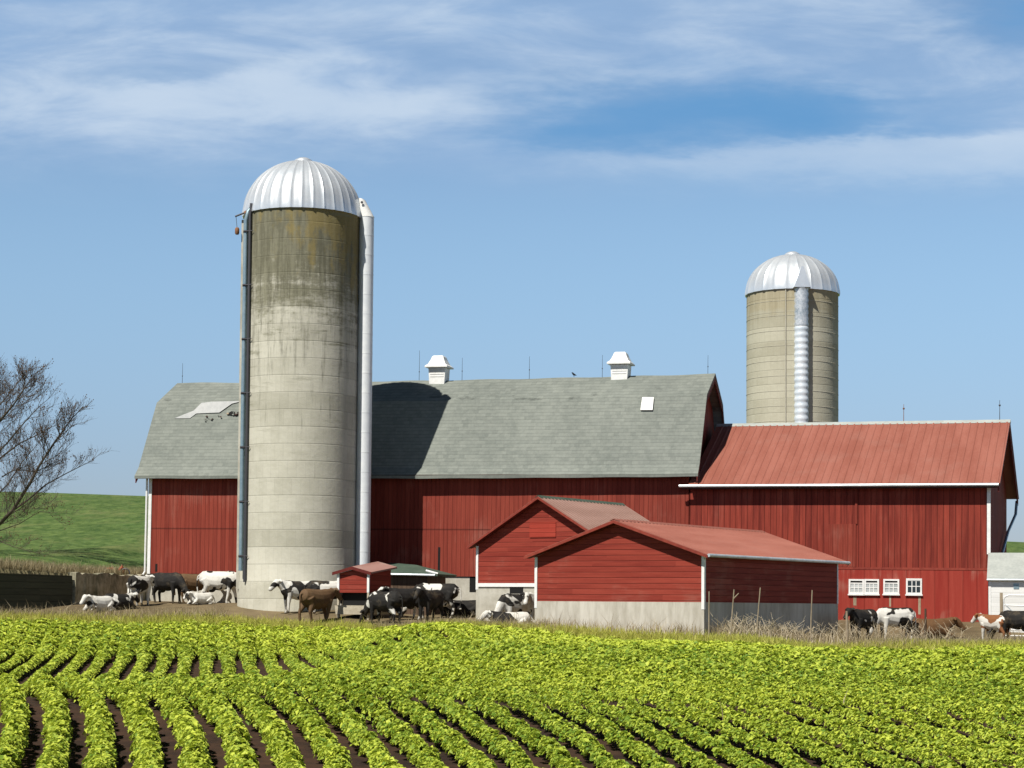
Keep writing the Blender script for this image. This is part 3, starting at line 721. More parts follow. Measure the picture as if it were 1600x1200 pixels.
lo_ = at(588, 950, 88.6); LF0 = Frame((lo_.x, lo_.y, 0), BROT); Lw = LF0.hit(684, 950).x; lz = gz(lo_.x + 1, lo_.y) - .2
LF = Frame((lo_.x, lo_.y, lz), BROT)
lt = thing('feed_room', 'low lean-to with dark green felt roof at the foot of the white chute', 'outbuilding', LF.o, BROT)
ze = LF.hit(640, 895, 'y', -.2).z; zr = LF.hit(625, 879, 'y', 2.6).z; Dl = 2.8
M_dkboard = boards('brown_weathered_boards', (.07, .045, .03), (.13, .09, .06), .2)
m = MB(); m.box(0, Lw - .5, 0, Dl, 0, ze - .05); m.build('wall', M_dkboard, lt)
m = MB(); x1r = Lw + .05
vs = [(-.3, -.25, ze), (x1r, -.25, ze - .05), (Lw - 1.9, Dl, zr - .10), (-.3, Dl, zr), (-.3, -.25, ze - .09), (x1r, -.25, ze - .14), (x1r - .1, Dl, ze - .14), (-.3, Dl, ze - .09), (x1r, Dl, ze - .05)]
m.add(vs, [(0, 1, 2, 3), (1, 8, 2), (4, 7, 6, 5), (0, 4, 5, 1), (3, 7, 4, 0), (1, 5, 6, 8), (2, 8, 6, 7, 3)]); m.build('roof', M_greenroof, lt)
m = MB(); m.tube([(-.3, -.29, ze - .05), (x1r - .1, -.29, ze - .10)], .05, 8); m.build('gutter', M_gutter, lt)
m = MB(); m.tube([(x1r - .55, -.20, ze + .10), (x1r, -.18, ze - .04)], .05, 8); m.build('flashing', M_white, lt)

mo = at(1547, 965, 82.6); MF = Frame((mo.x, mo.y, gz(mo.x, mo.y) - .2), BROT)
mh = thing('milk_house', 'small whitewashed block milk house with pale grey roof at the red barn corner', 'outbuilding', MF.o, BROT)
ze = MF.hit(1570, 904, 'y', -.25).z; Dm = 4.2; zr = MF.hit(1580, 867, 'y', Dm / 2).z; Lm = 5.0
M_block = boards('whitewashed_block', (.66, .66, .64), (.82, .82, .80), .2, horiz=True, fade=(.6, .58, .5), fade_amt=.3, groove=.12, bumpy=.2)
m = MB(); m.prism([(0, 0), (0, ze), (Dm / 2, zr - .06), (Dm, ze), (Dm, 0)], 'x', 0, Lm); m.build('wall', M_block, mh)
m = MB()
for sy in (-1, 1):
    ey = Dm / 2 + sy * (Dm / 2 + .12); m.prism([(ey, ze - .06), (Dm / 2, zr), (Dm / 2, zr + .09), (ey, ze + .03)], 'x', -.12, Lm + .2)
m.build('roof', M_blockroof, mh)
m = MB(); m.tube([(-.12, -.16, ze - .05), (Lm + .2, -.16, ze - .05)], .045, 8); m.build('gutter', M_gutter, mh)
m = MB(); m.box(-.06, .04, -.02, .06, .0, ze - .1); m.build('corner_trim', M_white, mh)
for x in (.95, 1.9): m = MB(); m.box(x, x + .22, -.02, -.001, ze - .42, ze - .2); m.build('vent_opening', M_pipe, mh)

go = at(1568, 975, 79.0); GF = Frame((go.x, go.y, gz(go.x, go.y)), -R(14))
gt = thing('tubular_gate', 'white tubular metal farm gate in front of the white milk house', 'gate', GF.o, -R(14))
m = MB(); gh = 1.75
m.tube([(0, 0, .15), (0, 0, gh - .2), (.05, 0, gh - .06), (.2, 0, gh), (2.6, 0, gh), (2.6, 0, .15), (0, 0, .15)], .035, 8)
m.build('gate_frame', M_white, gt, smooth=True)
for k in range(4):
    z = .35 + k * .32; m = MB(); m.tube([(0, 0, z + .05), (2.6, 0, z - .05)], .028, 8); m.build('rail', M_white, gt, smooth=True)
m = MB(); m.tube([(.05, 0, gh - .35), (1.3, 0, .2), (2.5, 0, gh - .35)], .022, 8); m.build('brace', M_gutter, gt, smooth=True)
m = MB(); m.box(-.14, -.02, -.06, .06, -.3, gh + .1); m.build('post', M_wood, gt)

# ------------------------------------------------------------------ retaining walls
p0 = at(-60, 947, 83.0); p1 = at(112, 948, 90.0)
w1 = MB(); d = (Vector((p1.x, p1.y, 0)) - Vector((p0.x, p0.y, 0))); Ld1 = d.length; rot1 = math.atan2(d.y, d.x)
zt0 = at(-60, 893, 83).z; zt1 = at(112, 899.5, 90).z; zb0 = gz(p0.x, p0.y) - .5
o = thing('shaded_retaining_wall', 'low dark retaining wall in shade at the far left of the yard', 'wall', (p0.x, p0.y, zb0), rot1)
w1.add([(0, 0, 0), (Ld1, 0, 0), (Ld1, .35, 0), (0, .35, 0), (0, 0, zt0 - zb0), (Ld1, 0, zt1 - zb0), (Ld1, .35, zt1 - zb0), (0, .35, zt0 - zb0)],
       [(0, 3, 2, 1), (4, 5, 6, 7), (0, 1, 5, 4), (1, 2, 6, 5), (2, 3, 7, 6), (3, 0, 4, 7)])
M_shadewall = boards('shade_dark_wall', (.035, .04, .028), (.07, .075, .05), .28, horiz=True, fade=(.09, .09, .06))  # shade of the unlit wall face put into a near-black colour
w1.build('shaded_face', M_shadewall, o)
w1 = MB(); w1.box(-.1, Ld1 + .1, -.08, .45, zt1 - zb0 + .006, zt1 - zb0 + .06); 
M_roughwall = speckled('rough_mossy_wall', (.085, .09, .05), (.50, .45, .33), 4.2, bump=1.0, stretch=(1, 1, .6))
q0 = Vector((p1.x + .15, p1.y + .1, 0)); q1 = BF.m @ Vector((-.12, .55, 0)); d = Vector((q1.x - q0.x, q1.y - q0.y, 0)); L2 = d.length
ztop_ = at(170, 897, (q0.y + q1.y) / 2).z
w2 = MB(); nb = 26; vs = []; fs = []
rg = random.Random(5)
for i in range(nb + 1):
    x = L2 * i / nb; jt = rg.uniform(-.07, .05)
    vs += [(x, rg.uniform(-.06, .04), 0), (x, rg.uniform(-.06, .04), (ztop_ - zb0) * .55), (x, 0, ztop_ - zb0 + jt), (x, .5, ztop_ - zb0 + jt), (x, .5, 0)]
for i in range(nb):
    for k in range(5): fs.append((i * 5 + k, i * 5 + (k + 1) % 5, i * 5 + 5 + (k + 1) % 5, i * 5 + 5 + k))
fs += [(0, 1, 2, 3, 4), tuple(nb * 5 + k for k in (4, 3, 2, 1, 0))]
w2.add(vs, fs); o = w2.build('rough_retaining_wall', M_roughwall); o.location = (q0.x, q0.y, zb0); o.rotation_euler.z = math.atan2(d.y, d.x)
tag(o, 'sunlit rough mossy retaining wall between the dark wall and the long barn', 'wall')
WALL_TOP = ztop_

# rusty implement parts lying behind the wall
c = at(176, 893, 95.5)
ri = thing('rusty_implement', 'rusty red farm implement lying on the bank above the rough wall', 'implement', (c.x, c.y, WALL_TOP - .05))
M_redrust = speckled('red_rusty_paint', (.16, .03, .02), (.45, .12, .05), 7)
m = MB(); m.tube([(-.5, 0, .05), (-.3, 0, .28), (0, 0, .30), (.25, 0, .05)], [.10, .12, .1, .08], 8); m.build('hopper', M_redrust, ri)
m = MB(); m.tube([(.15, .1, .05), (.45, .1, .42), (.55, .1, .1)], [.09, .12, .09], 8); m.build('arm', M_redrust, ri)
m = MB(); n = 20; m.tube([(.62 + .22 * math.cos(2 * math.pi * k / n), -.1, .12 + .22 * math.sin(2 * math.pi * k / n)) for k in range(n + 1)], .035, 6, caps=False); m.build('wheel', M_rod, ri)

# ------------------------------------------------------------------ hill behind
barn_bl = BF.m @ Vector((-.4, YB + .8, 0)); rb_br = RF.m @ Vector((LR + .8, 2 * D2 + .8, 0))
hx_ = [-2500, p0.x - 40, p0.x - .3, p0.x + .01, p1.x - .2, q1.x - .25, q1.x + .5, barn_bl.x, barn_bl.x + 4, rb_br.x - 4, rb_br.x, rb_br.x + 1, 2500]
hy_ = [82, 82.5, 82.9, 83.1, p1.y + .2, q1.y + .25, q1.y + .8, barn_bl.y, barn_bl.y + .5, rb_br.y + 4, rb_br.y + .5, rb_br.y, rb_br.y]
hz_ = [1.3, 1.3, 1.45, 1.45, WALL_TOP - CZ - .06, WALL_TOP - CZ - .04, 1.3, 1.0, .5, -.3, -.4, -.45, -.45]
def hill_build():
    xs = np.concatenate([np.array([-1500, -700, -300, -150, -80, -50]), np.arange(-36, 40, .6), np.array([45, 60, 90, 150, 300, 700, 1500])])
    tv = np.concatenate([[0.0, .002, .006], np.linspace(.012, 1, 70) ** 1.6])
    y0 = np.interp(xs, hx_, hy_); z0 = np.interp(xs, hx_, hz_)
    Y = y0[None, :] + tv[:, None] * (420 - y0[None, :]); X = np.repeat(xs[None, :], len(tv), 0)
    tall = np.interp(X, [-200, -55, -38, -15, 120, 300], [12.4, 11.8, 11.4, 11.0, 4.9, 4])
    rise = sstep(0, 1, (Y - y0) / 135.0) * .55 + np.clip((Y - y0) / 135.0, 0, 1) * .45
    Z = z0 * (1 - rise) + tall * rise - np.clip((Y - 235) / 120, 0, 3) ** 2 * 6
    Z += (.10 * np.sin(X * .35 + Y * .12) + .06 * np.sin(X * 1.3 - Y * .5)) * np.clip((Y - y0) / 6, 0, 1)
    Z += CZ
    # a skirt below the front edge
    Xs = np.vstack([X[:1], X]); Ys = np.vstack([Y[:1], Y]); Zs = np.vstack([np.full_like(Z[:1], CZ - 2.5), Z])
    dist = Ys - y0[None, :]
    v = np.stack([Xs.ravel(), Ys.ravel(), Zs.ravel()], 1); nx = len(xs)
    i = (np.arange(len(tv))[:, None] * nx + np.arange(nx - 1)[None, :]).ravel()
    f = np.stack([i, i + 1, i + 1 + nx, i + nx], 1)
    def fn(t, b):
        p = t.coord(); a = t.node('ShaderNodeAttribute', attribute_name='dist').outputs['Fac']
        n = t.noise(t.scale(p, (.06, .03, .2)), 1.0, 5, .65); n2 = t.noise(t.scale(p, (1.6, .8, 1.6)), 1.0, 6, .75); n3 = t.noise(t.scale(p, (.25, .08, .3)), 1.0, 5, .7)
        n4 = t.noise(t.scale(p, (.55, .30, .8)), 1.0, 6, .8)
        col = t.mix(t.step(t.math('ADD', t.math('MULTIPLY', n2, .6), t.math('MULTIPLY', n4, .4)), .36, .64), (.036, .075, .018), (.135, .195, .058))
        col = t.mix(t.step(n3, .48, .70, 0, .65), col, (.19, .20, .080))
        col = t.mix(t.step(n, .5, .7, 0, .35), col, (.05, .15, .035))
        edge = t.math('ADD', a, t.math('MULTIPLY', t.math('SUBTRACT', n3, .5), -10.0))
        col = t.mix(t.step(edge, 8.0, 1.0, 0, .9), col, t.mix(n2, (.17, .14, .07), (.36, .30, .18)))
        return col, t.bump(n2, .8, .15)
    mm = mat('hill_pasture', fn, rough=.95, spec=.1)
    o = np_mesh('hill', v, f.ravel(), 4, mm, smooth=True, attr={'dist': dist.ravel()})
    tag(o, 'green pasture hill behind the farm', kind='structure')
    def hz(x, y):
        yy0 = np.interp(x, hx_, hy_); zz0 = np.interp(x, hx_, hz_); tl = np.interp(x, [-200, -55, -38, -15, 120, 300], [12.4, 11.8, 11.4, 11.0, 4.9, 4])
        r_ = sstep(0, 1, (y - yy0) / 135.0) * .55 + np.clip((y - yy0) / 135.0, 0, 1) * .45
        return float(zz0 * (1 - r_) + tl * r_ + CZ)
    return hz
hill_z = hill_build()

# ------------------------------------------------------------------ bare tree on the left
M_bark = speckled('dark_bark', (.05, .04, .03), (.11, .085, .06), 9, bump=.8)
M_twig = speckled('brown_twigs', (.045, .038, .033), (.09, .07, .055), 3)
M_bud = mat('russet_buds', base=(.13, .075, .04), rough=.8)
def tree():
    TD = 104.0
    base = at(-40, 870, TD); base.z = hill_z(base.x, TD) - .15
    o = thing('bare_tree', 'leafless tree with russet buds at the left edge, in front of the green hill', 'tree', base)
    rg = random.Random(21)
    tr = MB(); tw = MB(); bd = MB()
    def L(u, v, dd=0): return at(u, v, TD + dd) - base
    def branch(mb, pts, r0, r1, n): mb.tube(pts, [r0 + (r1 - r0) * i / (len(pts) - 1) for i in range(len(pts))], n, caps=False)
    def grow(p, d, length, r, depth, upb):
        r = max(r, .005)
        nseg = 4 if depth > 1 else 3; pts = [p]; q = p.copy(); dd = d.copy()
        for i in range(nseg):
            dd = (dd + Vector((rg.gauss(0, .13), rg.gauss(0, .13), rg.gauss(upb, .10)))).normalized()
            q = q + dd * (length / nseg); pts.append(q.copy())
        branch(tw if depth < 3 else tr, pts, r, r * .5, 5 if depth >= 3 else (4 if depth == 2 else 3))
        if depth == 0:
            if rg.random() < .22:
                for k in range(rg.randint(1, 2)):
                    c = pts[-1 - k] ; s_ = rg.uniform(.014, .032); bd.ball(c, (s_, s_, s_ * 1.4), 4, 3)
            return
        nch = {4: 6, 3: 5, 2: 5, 1: 5}[depth]
        for k in range(nch):
            f = .15 + .85 * (k + rg.random()) / nch; i = min(int(f * nseg), nseg - 1); b0 = pts[i].lerp(pts[i + 1], f * nseg - i)
            ax = Vector((rg.gauss(0, 1), rg.gauss(0, 1), rg.gauss(.25, .8))); ax = (ax - dd * ax.dot(dd)).normalized()
            spread = rg.uniform(.35, .85)
            nd = (dd * math.cos(spread) + ax * math.sin(spread)).normalized()
            grow(b0, nd, length * rg.uniform(.45, .72), r * .52, depth - 1, upb * .9 + .03)
    trunk = [Vector((0, 0, -.2)), L(-46, 800), L(-50, 740), L(-46, 690)]
    branch(tr, trunk, .36, .24, 10)
    limbs = [ # guide points of the main limbs
        ([L(-44, 850), L(-12, 825, -1), L(20, 788, -2), L(46, 742, -2.4), L(62, 708, -2.6), L(84, 670, -2.8), L(108, 632, -3)], .17, 4),
        ([L(18, 790, -2), L(45, 768, -1.5), L(72, 742, -1), L(104, 722, -.6), L(132, 706, 0)], .085, 3),
        ([L(-46, 740), L(-18, 715, 1), L(6, 690, 1.6), L(32, 668, 2), L(62, 652, 2.4)], .12, 3),
        ([L(-46, 730), L(-16, 700, -2), L(12, 668, -2.6), L(40, 630, -3), L(62, 604, -3.2)], .09, 3),
        ([L(-44, 800), L(-16, 772, 1), L(12, 742, 1.5), L(36, 700, 2), L(58, 672, 2.2)], .08, 3),
        ([L(-46, 690), L(-22, 640, 1.5), L(2, 598, 2.2), L(26, 566, 2.6)], .11, 4),
        ([L(-48, 700), L(-24, 664, -.8), L(-2, 632, -1.4), L(22, 600, -2), L(40, 570, -2.4)], .14, 4),
        ([L(-46, 690), L(-40, 640, 1), L(-28, 600, 1.6), L(-12, 568, 2)], .15, 4),
        ([L(-46, 690), L(-70, 640, -.5), L(-92, 590, -1)], .16, 4),
        ([L(-48, 745), L(-85, 700, 1), L(-125, 660, 1.5)], .13, 4),
        ([L(-50, 770), L(-90, 750, -1), L(-130, 735, -2)], .11, 3),
        ([L(-44, 845), L(-10, 838, -2), L(20, 852, -3), L(52, 862, -3.6)], .05, 2),
        ([L(-6, 826), L(30, 812, -2), L(62, 790, -3), L(88, 792, -3.6)], .045, 2),
        ([L(4, 728, 0), L(22, 716, 1), L(44, 716, 1.6), L(74, 726, 2)], .06, 2),
    ]
    for pts, r, depth in limbs:
        r *= .72
        branch(tr, pts, r, r * .30, 8)
        n = len(pts); ns = int(3.6 * (n - 1))
        for k in range(ns):
            f = .15 + .85 * (k + rg.random()) / ns; x = f * (n - 1); i = min(int(x), n - 2)
            p = pts[i].lerp(pts[i + 1], x - i); d = (pts[i + 1] - pts[i]).normalized()
            ax = Vector((rg.gauss(0, 1), rg.gauss(0, 1), rg.gauss(.4, .7))); ax = (ax - d * ax.dot(d)).normalized(); sp = rg.uniform(.45, .95)
            grow(p, (d * math.cos(sp) + ax * math.sin(sp)).normalized(), rg.uniform(1.2, 2.1) * (1.2 - .55 * f) * (1.1 if depth > 3 else .75), r * .22, 3 if depth > 3 else 2, .07)
        grow(pts[-1], (pts[-1] - pts[-2]).normalized(), 1.2, r * .28, 2, .04)
    tr.build('trunk', M_bark, o, smooth=True)
    cr = tw.build('crown', M_twig, o, smooth=False)
    bd.build('buds', M_bud, cr); o.scale = (1, 1, .88)
tree()

# ------------------------------------------------------------------ cows
def cow_mesh(kind):
    m = MB()
    def rings(pts): m.tube([(x, y, z) for x, y, z, a, b in pts], [(a, b) for x, y, z, a, b in pts], 14)
    def leg(pts): m.tube([p[:3] for p in pts], [p[3] for p in pts], 9)
    lie = kind.startswith('lying'); dz = -.60 if lie else 0
    wid = 1.12 if lie else 1.0
    rings([(x, 0, z + dz, a * wid, b) for x, z, a, b in ((-.88, 1.13, .08, .12), (-.80, 1.11, .23, .25), (-.62, 1.06, .29, .32), (-.3, .97, .34, .385), (0, .94, .355, .41),
           (.3, .98, .31, .37), (.55, 1.02, .26, .37), (.70, 1.09, .18, .27), (.80, 1.12, .09, .14))])
    if kind in ('grazing', 'grazing_step'):
        rings([(.55, 0, 1.08, .20, .30), (.80, 0, .92, .15, .22), (1.00, .02, .66, .11, .16), (1.12, .03, .48, .10, .13)])
        rings([(1.06, .03, .56, .08, .09), (1.14, .03, .44, .115, .13), (1.22, .04, .30, .105, .115), (1.30, .04, .15, .08, .085), (1.35, .04, .06, .075, .075), (1.37, .04, .02, .04, .04)])
        hd = Vector((1.10, .03, .54)); ev = .15
    else:
        turn = .12 if kind == 'lying_turned' else 0.0
        rings([(.50, 0, 1.05 + dz, .22, .33), (.72, turn * .4, 1.16 + dz, .16, .24), (.88, turn * .8, 1.24 + dz, .125, .18), (.97, turn, 1.28 + dz, .11, .13)])
        rings([(.90, turn, 1.32 + dz, .09, .08), (.99, turn, 1.30 + dz, .13, .135), (1.11, turn * 1.3, 1.20 + dz, .12, .135), (1.24, turn * 1.7, 1.06 + dz, .09, .105), (1.33, turn * 2, .97 + dz, .09, .095), (1.37, turn * 2, .93 + dz, .05, .05)])
        hd = Vector((.94, turn, 1.33 + dz)); ev = .15
    for s in (-1, 1): m.tube([hd, hd + Vector((-.02, s * .14, .03)), hd + Vector((-.03, s * .30, -.03))], [.05, .075, .025], 7)
    st = .16 if kind in ('walking', 'grazing_step') else .03
    if lie:
        for s in (-1, 1):
            leg([(.50, s * .20, .34, .15), (.66, s * .27, .16, .095), (.86, s * .24, .085, .07), (.60, s * .30, .06, .05), (.52, s * .31, .05, .055)])
            leg([(-.55, s * .20, .36, .22), (-.25, s * .36, .22, .15), (-.62, s * .42, .10, .075), (-.35, s * .46, .06, .05), (-.24, s * .46, .05, .055)])
    else:
        for s in (-1, 1):
            f = st * s; h = -st * s
            leg([(.50, s * .15, .92, .17), (.50 + f * .15, s * .18, .68, .105), (.52 + f * .6, s * .17, .40, .068), (.51 + f * .95, s * .17, .13, .048), (.52 + f, s * .17, .07, .058), (.54 + f, s * .17, 0, .066)])
            leg([(-.60, s * .14, 1.0, .22), (-.52 + h * .25, s * .19, .74, .15), (-.71 + h * .7, s * .18, .45, .070), (-.66 + h * .95, s * .18, .14, .050), (-.64 + h, s * .18, .07, .058), (-.61 + h, s * .18, 0, .066)])
        m.ball((-.36, 0, .60), (.19, .15, .14)); 
    if lie: m.tube([(-.86, 0, .60), (-1.0, .05, .40), (-1.0, .15, .12), (-.85, .3, .05)], [.04, .035, .03, .04], 7)
    else: m.tube([(-.84, 0, 1.22), (-.97, 0, 1.12), (-1.0, 0, .80), (-.97, .02, .52), (-.97, .02, .36)], [.045, .035, .030, .035, .05], 7)
    o = m.build('cow_form', M_rod); 
    rm = o.modifiers.new('r', 'REMESH'); rm.mode = 'VOXEL'; rm.voxel_size = .024; rm.use_smooth_shade = True
    sm = o.modifiers.new('s', 'SMOOTH'); sm.factor = .5; sm.iterations = 4
    dg = bpy.context.evaluated_depsgraph_get(); me = bpy.data.meshes.new_from_object(o.evaluated_get(dg)); me.name = 'cow_' + kind
    bpy.data.objects.remove(o)
    for p in me.polygons: p.use_smooth = True
    return me
BLK, WHT = (.014, .013, .012), (.74, .72, .66)
def coat(name, dark, thr, seed, dark2=None, scale=1.5, white=WHT, legs_white=0.0, saddle=None):
    def fn(t, b):
        p = t.coord(); x, y, z = t.sep(p)
        n = t.noise(t.add(t.scale(p, (1, .8, 1)), (seed, seed * 1.7, 0)), scale, 2.5, .5, .3)
        if legs_white: n = t.math('SUBTRACT', n, t.step(z, .55, .30, 0, legs_white))
        if saddle: n = t.math('SUBTRACT', n, t.math('MULTIPLY', t.step(z, saddle[0], saddle[1]), .3))
        f = t.step(n, thr - .012, thr + .012)
        fine = t.noise(p, 14.0, 4, .7)
        c = t.mix(f, t.mix(fine, tuple(k * .75 for k in white), white), t.mix(fine, dark, dark2 or tuple(k * 1.8 for k in dark)))
        c = t.mix(t.step(t.noise(t.add(t.scale(p, (2.2, 2.2, 2.2)), (seed, 0, 0)), 1.0, 5, .7), .50, .72, 0, .42), c, (.17, .13, .08))
        c = t.mix(t.step(t.math('ADD', z, t.math('MULTIPLY', fine, .25)), .42, .12, 0, .45), c, (.12, .09, .05))
        return c, t.bump(fine, .25, .02)
    return mat(name, fn, rough=.75, spec=.2)
BRN = (.085, .05, .026)
CM = {k: None for k in ('grazing', 'grazing_step', 'standing', 'walking', 'lying', 'lying_turned')}
for k in CM: CM[k] = cow_mesh(k)
G = 'cows in the barnyard'
COWS = [ # pose, u, d, heading (deg, 0 = facing right, 270 = facing the road), scale, coat, label
    ('lying', 155, 86.4, 242, .90, ('white_coat', BLK, .60, 2.0), 'mostly white cow lying with raised head, nearest the rough wall'),
    ('lying_turned', 186, 87.6, 48, .90, ('white_backed_black_coat', BLK, .44, 5.2), 'black cow with white streaks lying behind the white lying cow'),
    ('standing', 218, 90.0, 74, 1.0, ('white_rumped_coat', BLK, .49, 8.1), 'black and white cow seen from behind beside the rough wall end'),
    ('grazing', 262, 92.0, -36, 1.05, ('black_coat', BLK, .20, 1.0), 'all-black cow with head lowered beside the long barn foundation'),
    ('standing', 305, 94.3, 24, 1.02, ('brown_coat', BRN, .2, 3.0, (.18, .11, .055)), 'brown cow standing between the black cow and the spotted white cow'),
    ('lying', 314, 91.0, 228, .74, ('cream_coat', BLK, .66, 6.6), 'white calf lying in front of the brown cow beside the silo'),
    ('grazing_step', 343, 93.0, -10, 1.12, ('spotted_white_coat', BLK, .55, 4.3), 'white cow with black spots grazing against the left foot of the tall silo'),
    ('standing', 466, 86.7, 214, 1.04, ('silo_spotted_coat', BLK, .53, 9.4), 'white cow with black spots standing behind the walking brown cow'),
    ('walking', 496, 83.4, 52, 1.06, ('brown_walking_coat', BRN, .2, 7.0, (.165, .098, .05)), 'brown cow walking towards the small red feeder'),
    ('standing', 512, 86.2, 20, 1.06, ('striped_back_coat', BLK, .50, 12.0), 'black cow with white back patches between brown cow and red feeder'),
    ('grazing', 601, 82.4, 138, 1.05, ('saddle_black_coat', BLK, .36, 14.2), 'black cow with thin white back stripe feeding right beside the red feeder'),
    ('standing', 630, 84.0, 214, 1.0, ('dark_patched_coat', BLK, .40, 17.5), 'mostly black cow with a small white patch in the middle of the feeding group'),
    ('grazing', 680, 85.6, 176, 1.12, ('white_saddle_coat', BLK, .53, 21.3), 'white-backed black-patched cow at the right end of the feeding group, tail out'),
    ('standing', 672, 82.6, 244, .98, ('dusty_black_coat', BLK, .22, 23.0), 'all-black cow in front of the white-backed cow right of the feeder'),
    ('lying', 722, 86.5, 186, 1.0, ('black_lying_coat', BLK, .33, 27.1), 'black cow lying by the concrete foundation left of the steep-roofed shed'),
    ('grazing', 806, 76.6, 226, 1.02, ('brown_black_coat', BLK, .47, 31.9), 'black, white and brown cow with lowered head at the steep-roofed shed base'),
    ('standing', 828, 77.4, 262, 1.0, ('narrow_spotted_coat', BLK, .49, 35.0), 'black and white cow half hidden behind the nearest shed left corner'),
    ('lying', 797, 74.8, 196, .9, ('pale_lying_coat', BLK, .57, 37.7), 'white cow with black spots lying before the steep-roofed shed'),
    ('standing', 1348, 77.0, 226, .90, ('black_faced_coat', BLK, .36, 41.0), 'black cow with white markings at the corner of the nearest shed'),
    ('grazing', 1398, 79.0, 200, .96, ('white_hind_coat', BLK, .51, 44.8), 'white cow with black patches standing below the three white windows'),
    ('lying', 1452, 80.0, 10, 1.1, ('dark_brown_coat', (.09, .045, .02), .2, 47.0, (.17, .09, .04)), 'brown cow lying in dry weeds right of the white-and-black cow'),
    ('standing', 1553, 77.6, 128, .80, ('red_white_coat', (.16, .06, .025), .50, 50.2, (.28, .12, .05)), 'brown and white calf at the bottom corner of the white milk house'),
    ('grazing', 1590, 76.9, 138, .92, ('black_gate_coat', BLK, .22, 53.3), 'black cow before the white tubular gate, partly past the picture edge'),
]
for pose, u, d_, hd, sc_, ct, lab in COWS:
    p = at(u, 950, d_); me = CM[pose]
    o = bpy.data.objects.new('cow', me); C.objects.link(o)
    if len(me.materials) == 0: me.materials.append(M_rod)
    mm = coat(ct[0], ct[1], ct[2], ct[3], ct[4] if len(ct) > 4 else None, saddle=None)
    o.material_slots[0].link = 'OBJECT'; o.material_slots[0].material = mm
    o.location = (p.x, d_, gz(p.x, d_) - .01); o.rotation_euler.z = R(hd); o.scale = (sc_, sc_, sc_)
    tag(o, lab, 'cow', G)

# ------------------------------------------------------------------ crop
def leaf_material(name, lo_c, hi_c, tr=.45):
    m = bpy.data.materials.new(name); m.use_nodes = True; t = NT(m.node_tree); t.n.clear()
    a = t.node('ShaderNodeAttribute', attribute_name='var').outputs['Fac']
    col = t.mix(a, lo_c, hi_c)
    d = t.node('ShaderNodeBsdfPrincipled', {'Base Color': col, 'Roughness': .55, 'Specular IOR Level': .25})
    tl = t.node('ShaderNodeBsdfTranslucent', {'Color': t.mix(.5, col, tuple(c * 1.2 for c in hi_c))})
    mx = t.node('ShaderNodeMixShader'); t.put(mx.inputs[0], tr); t.l.new(d.outputs[0], mx.inputs[1]); t.l.new(tl.outputs[0], mx.inputs[2])
    o = t.node('ShaderNodeOutputMaterial'); t.l.new(mx.outputs[0], o.inputs[0]); return m
def leaves_mesh(pos, dirn, nrm, length, width, fold=.28):
    """one folded diamond leaf per point: base, left, tip, right"""
    side = np.cross(dirn, nrm); side /= np.linalg.norm(side, axis=1)[:, None] + 1e-9
    up = np.cross(side, dirn)
    l = length[:, None]; w = width[:, None]
    b = pos - dirn * l * .5; tip = pos + dirn * l * .5 - up * l * .10
    mid = pos - dirn * l * .08
    lf = mid + side * w * .5 + up * w * fold; rt = mid - side * w * .5 + up * w * fold
    v = np.stack([b, lf, tip, rt], 1).reshape(-1, 3); n = len(pos)
    i = np.arange(n) * 4
    f = np.stack([i, i + 2, i + 1, i, i + 3, i + 2], 1).ravel()
    return v, f
rng = np.random.default_rng(11)
SD_ = np.array([0, 33, 36, 40, 45, 50, 58, 120.]); SS_ = np.array([-.19, -.19, -.24, -.31, -.29, -.21, -.150, -.148])
dd = np.linspace(0, 120, 2401); gg = np.concatenate([[0], np.cumsum((np.interp(dd, SD_, SS_)[1:] + np.interp(dd, SD_, SS_)[:-1]) / 2 * (dd[1] - dd[0]))])
gg -= np.interp(30.7, dd, gg)
SP = .762
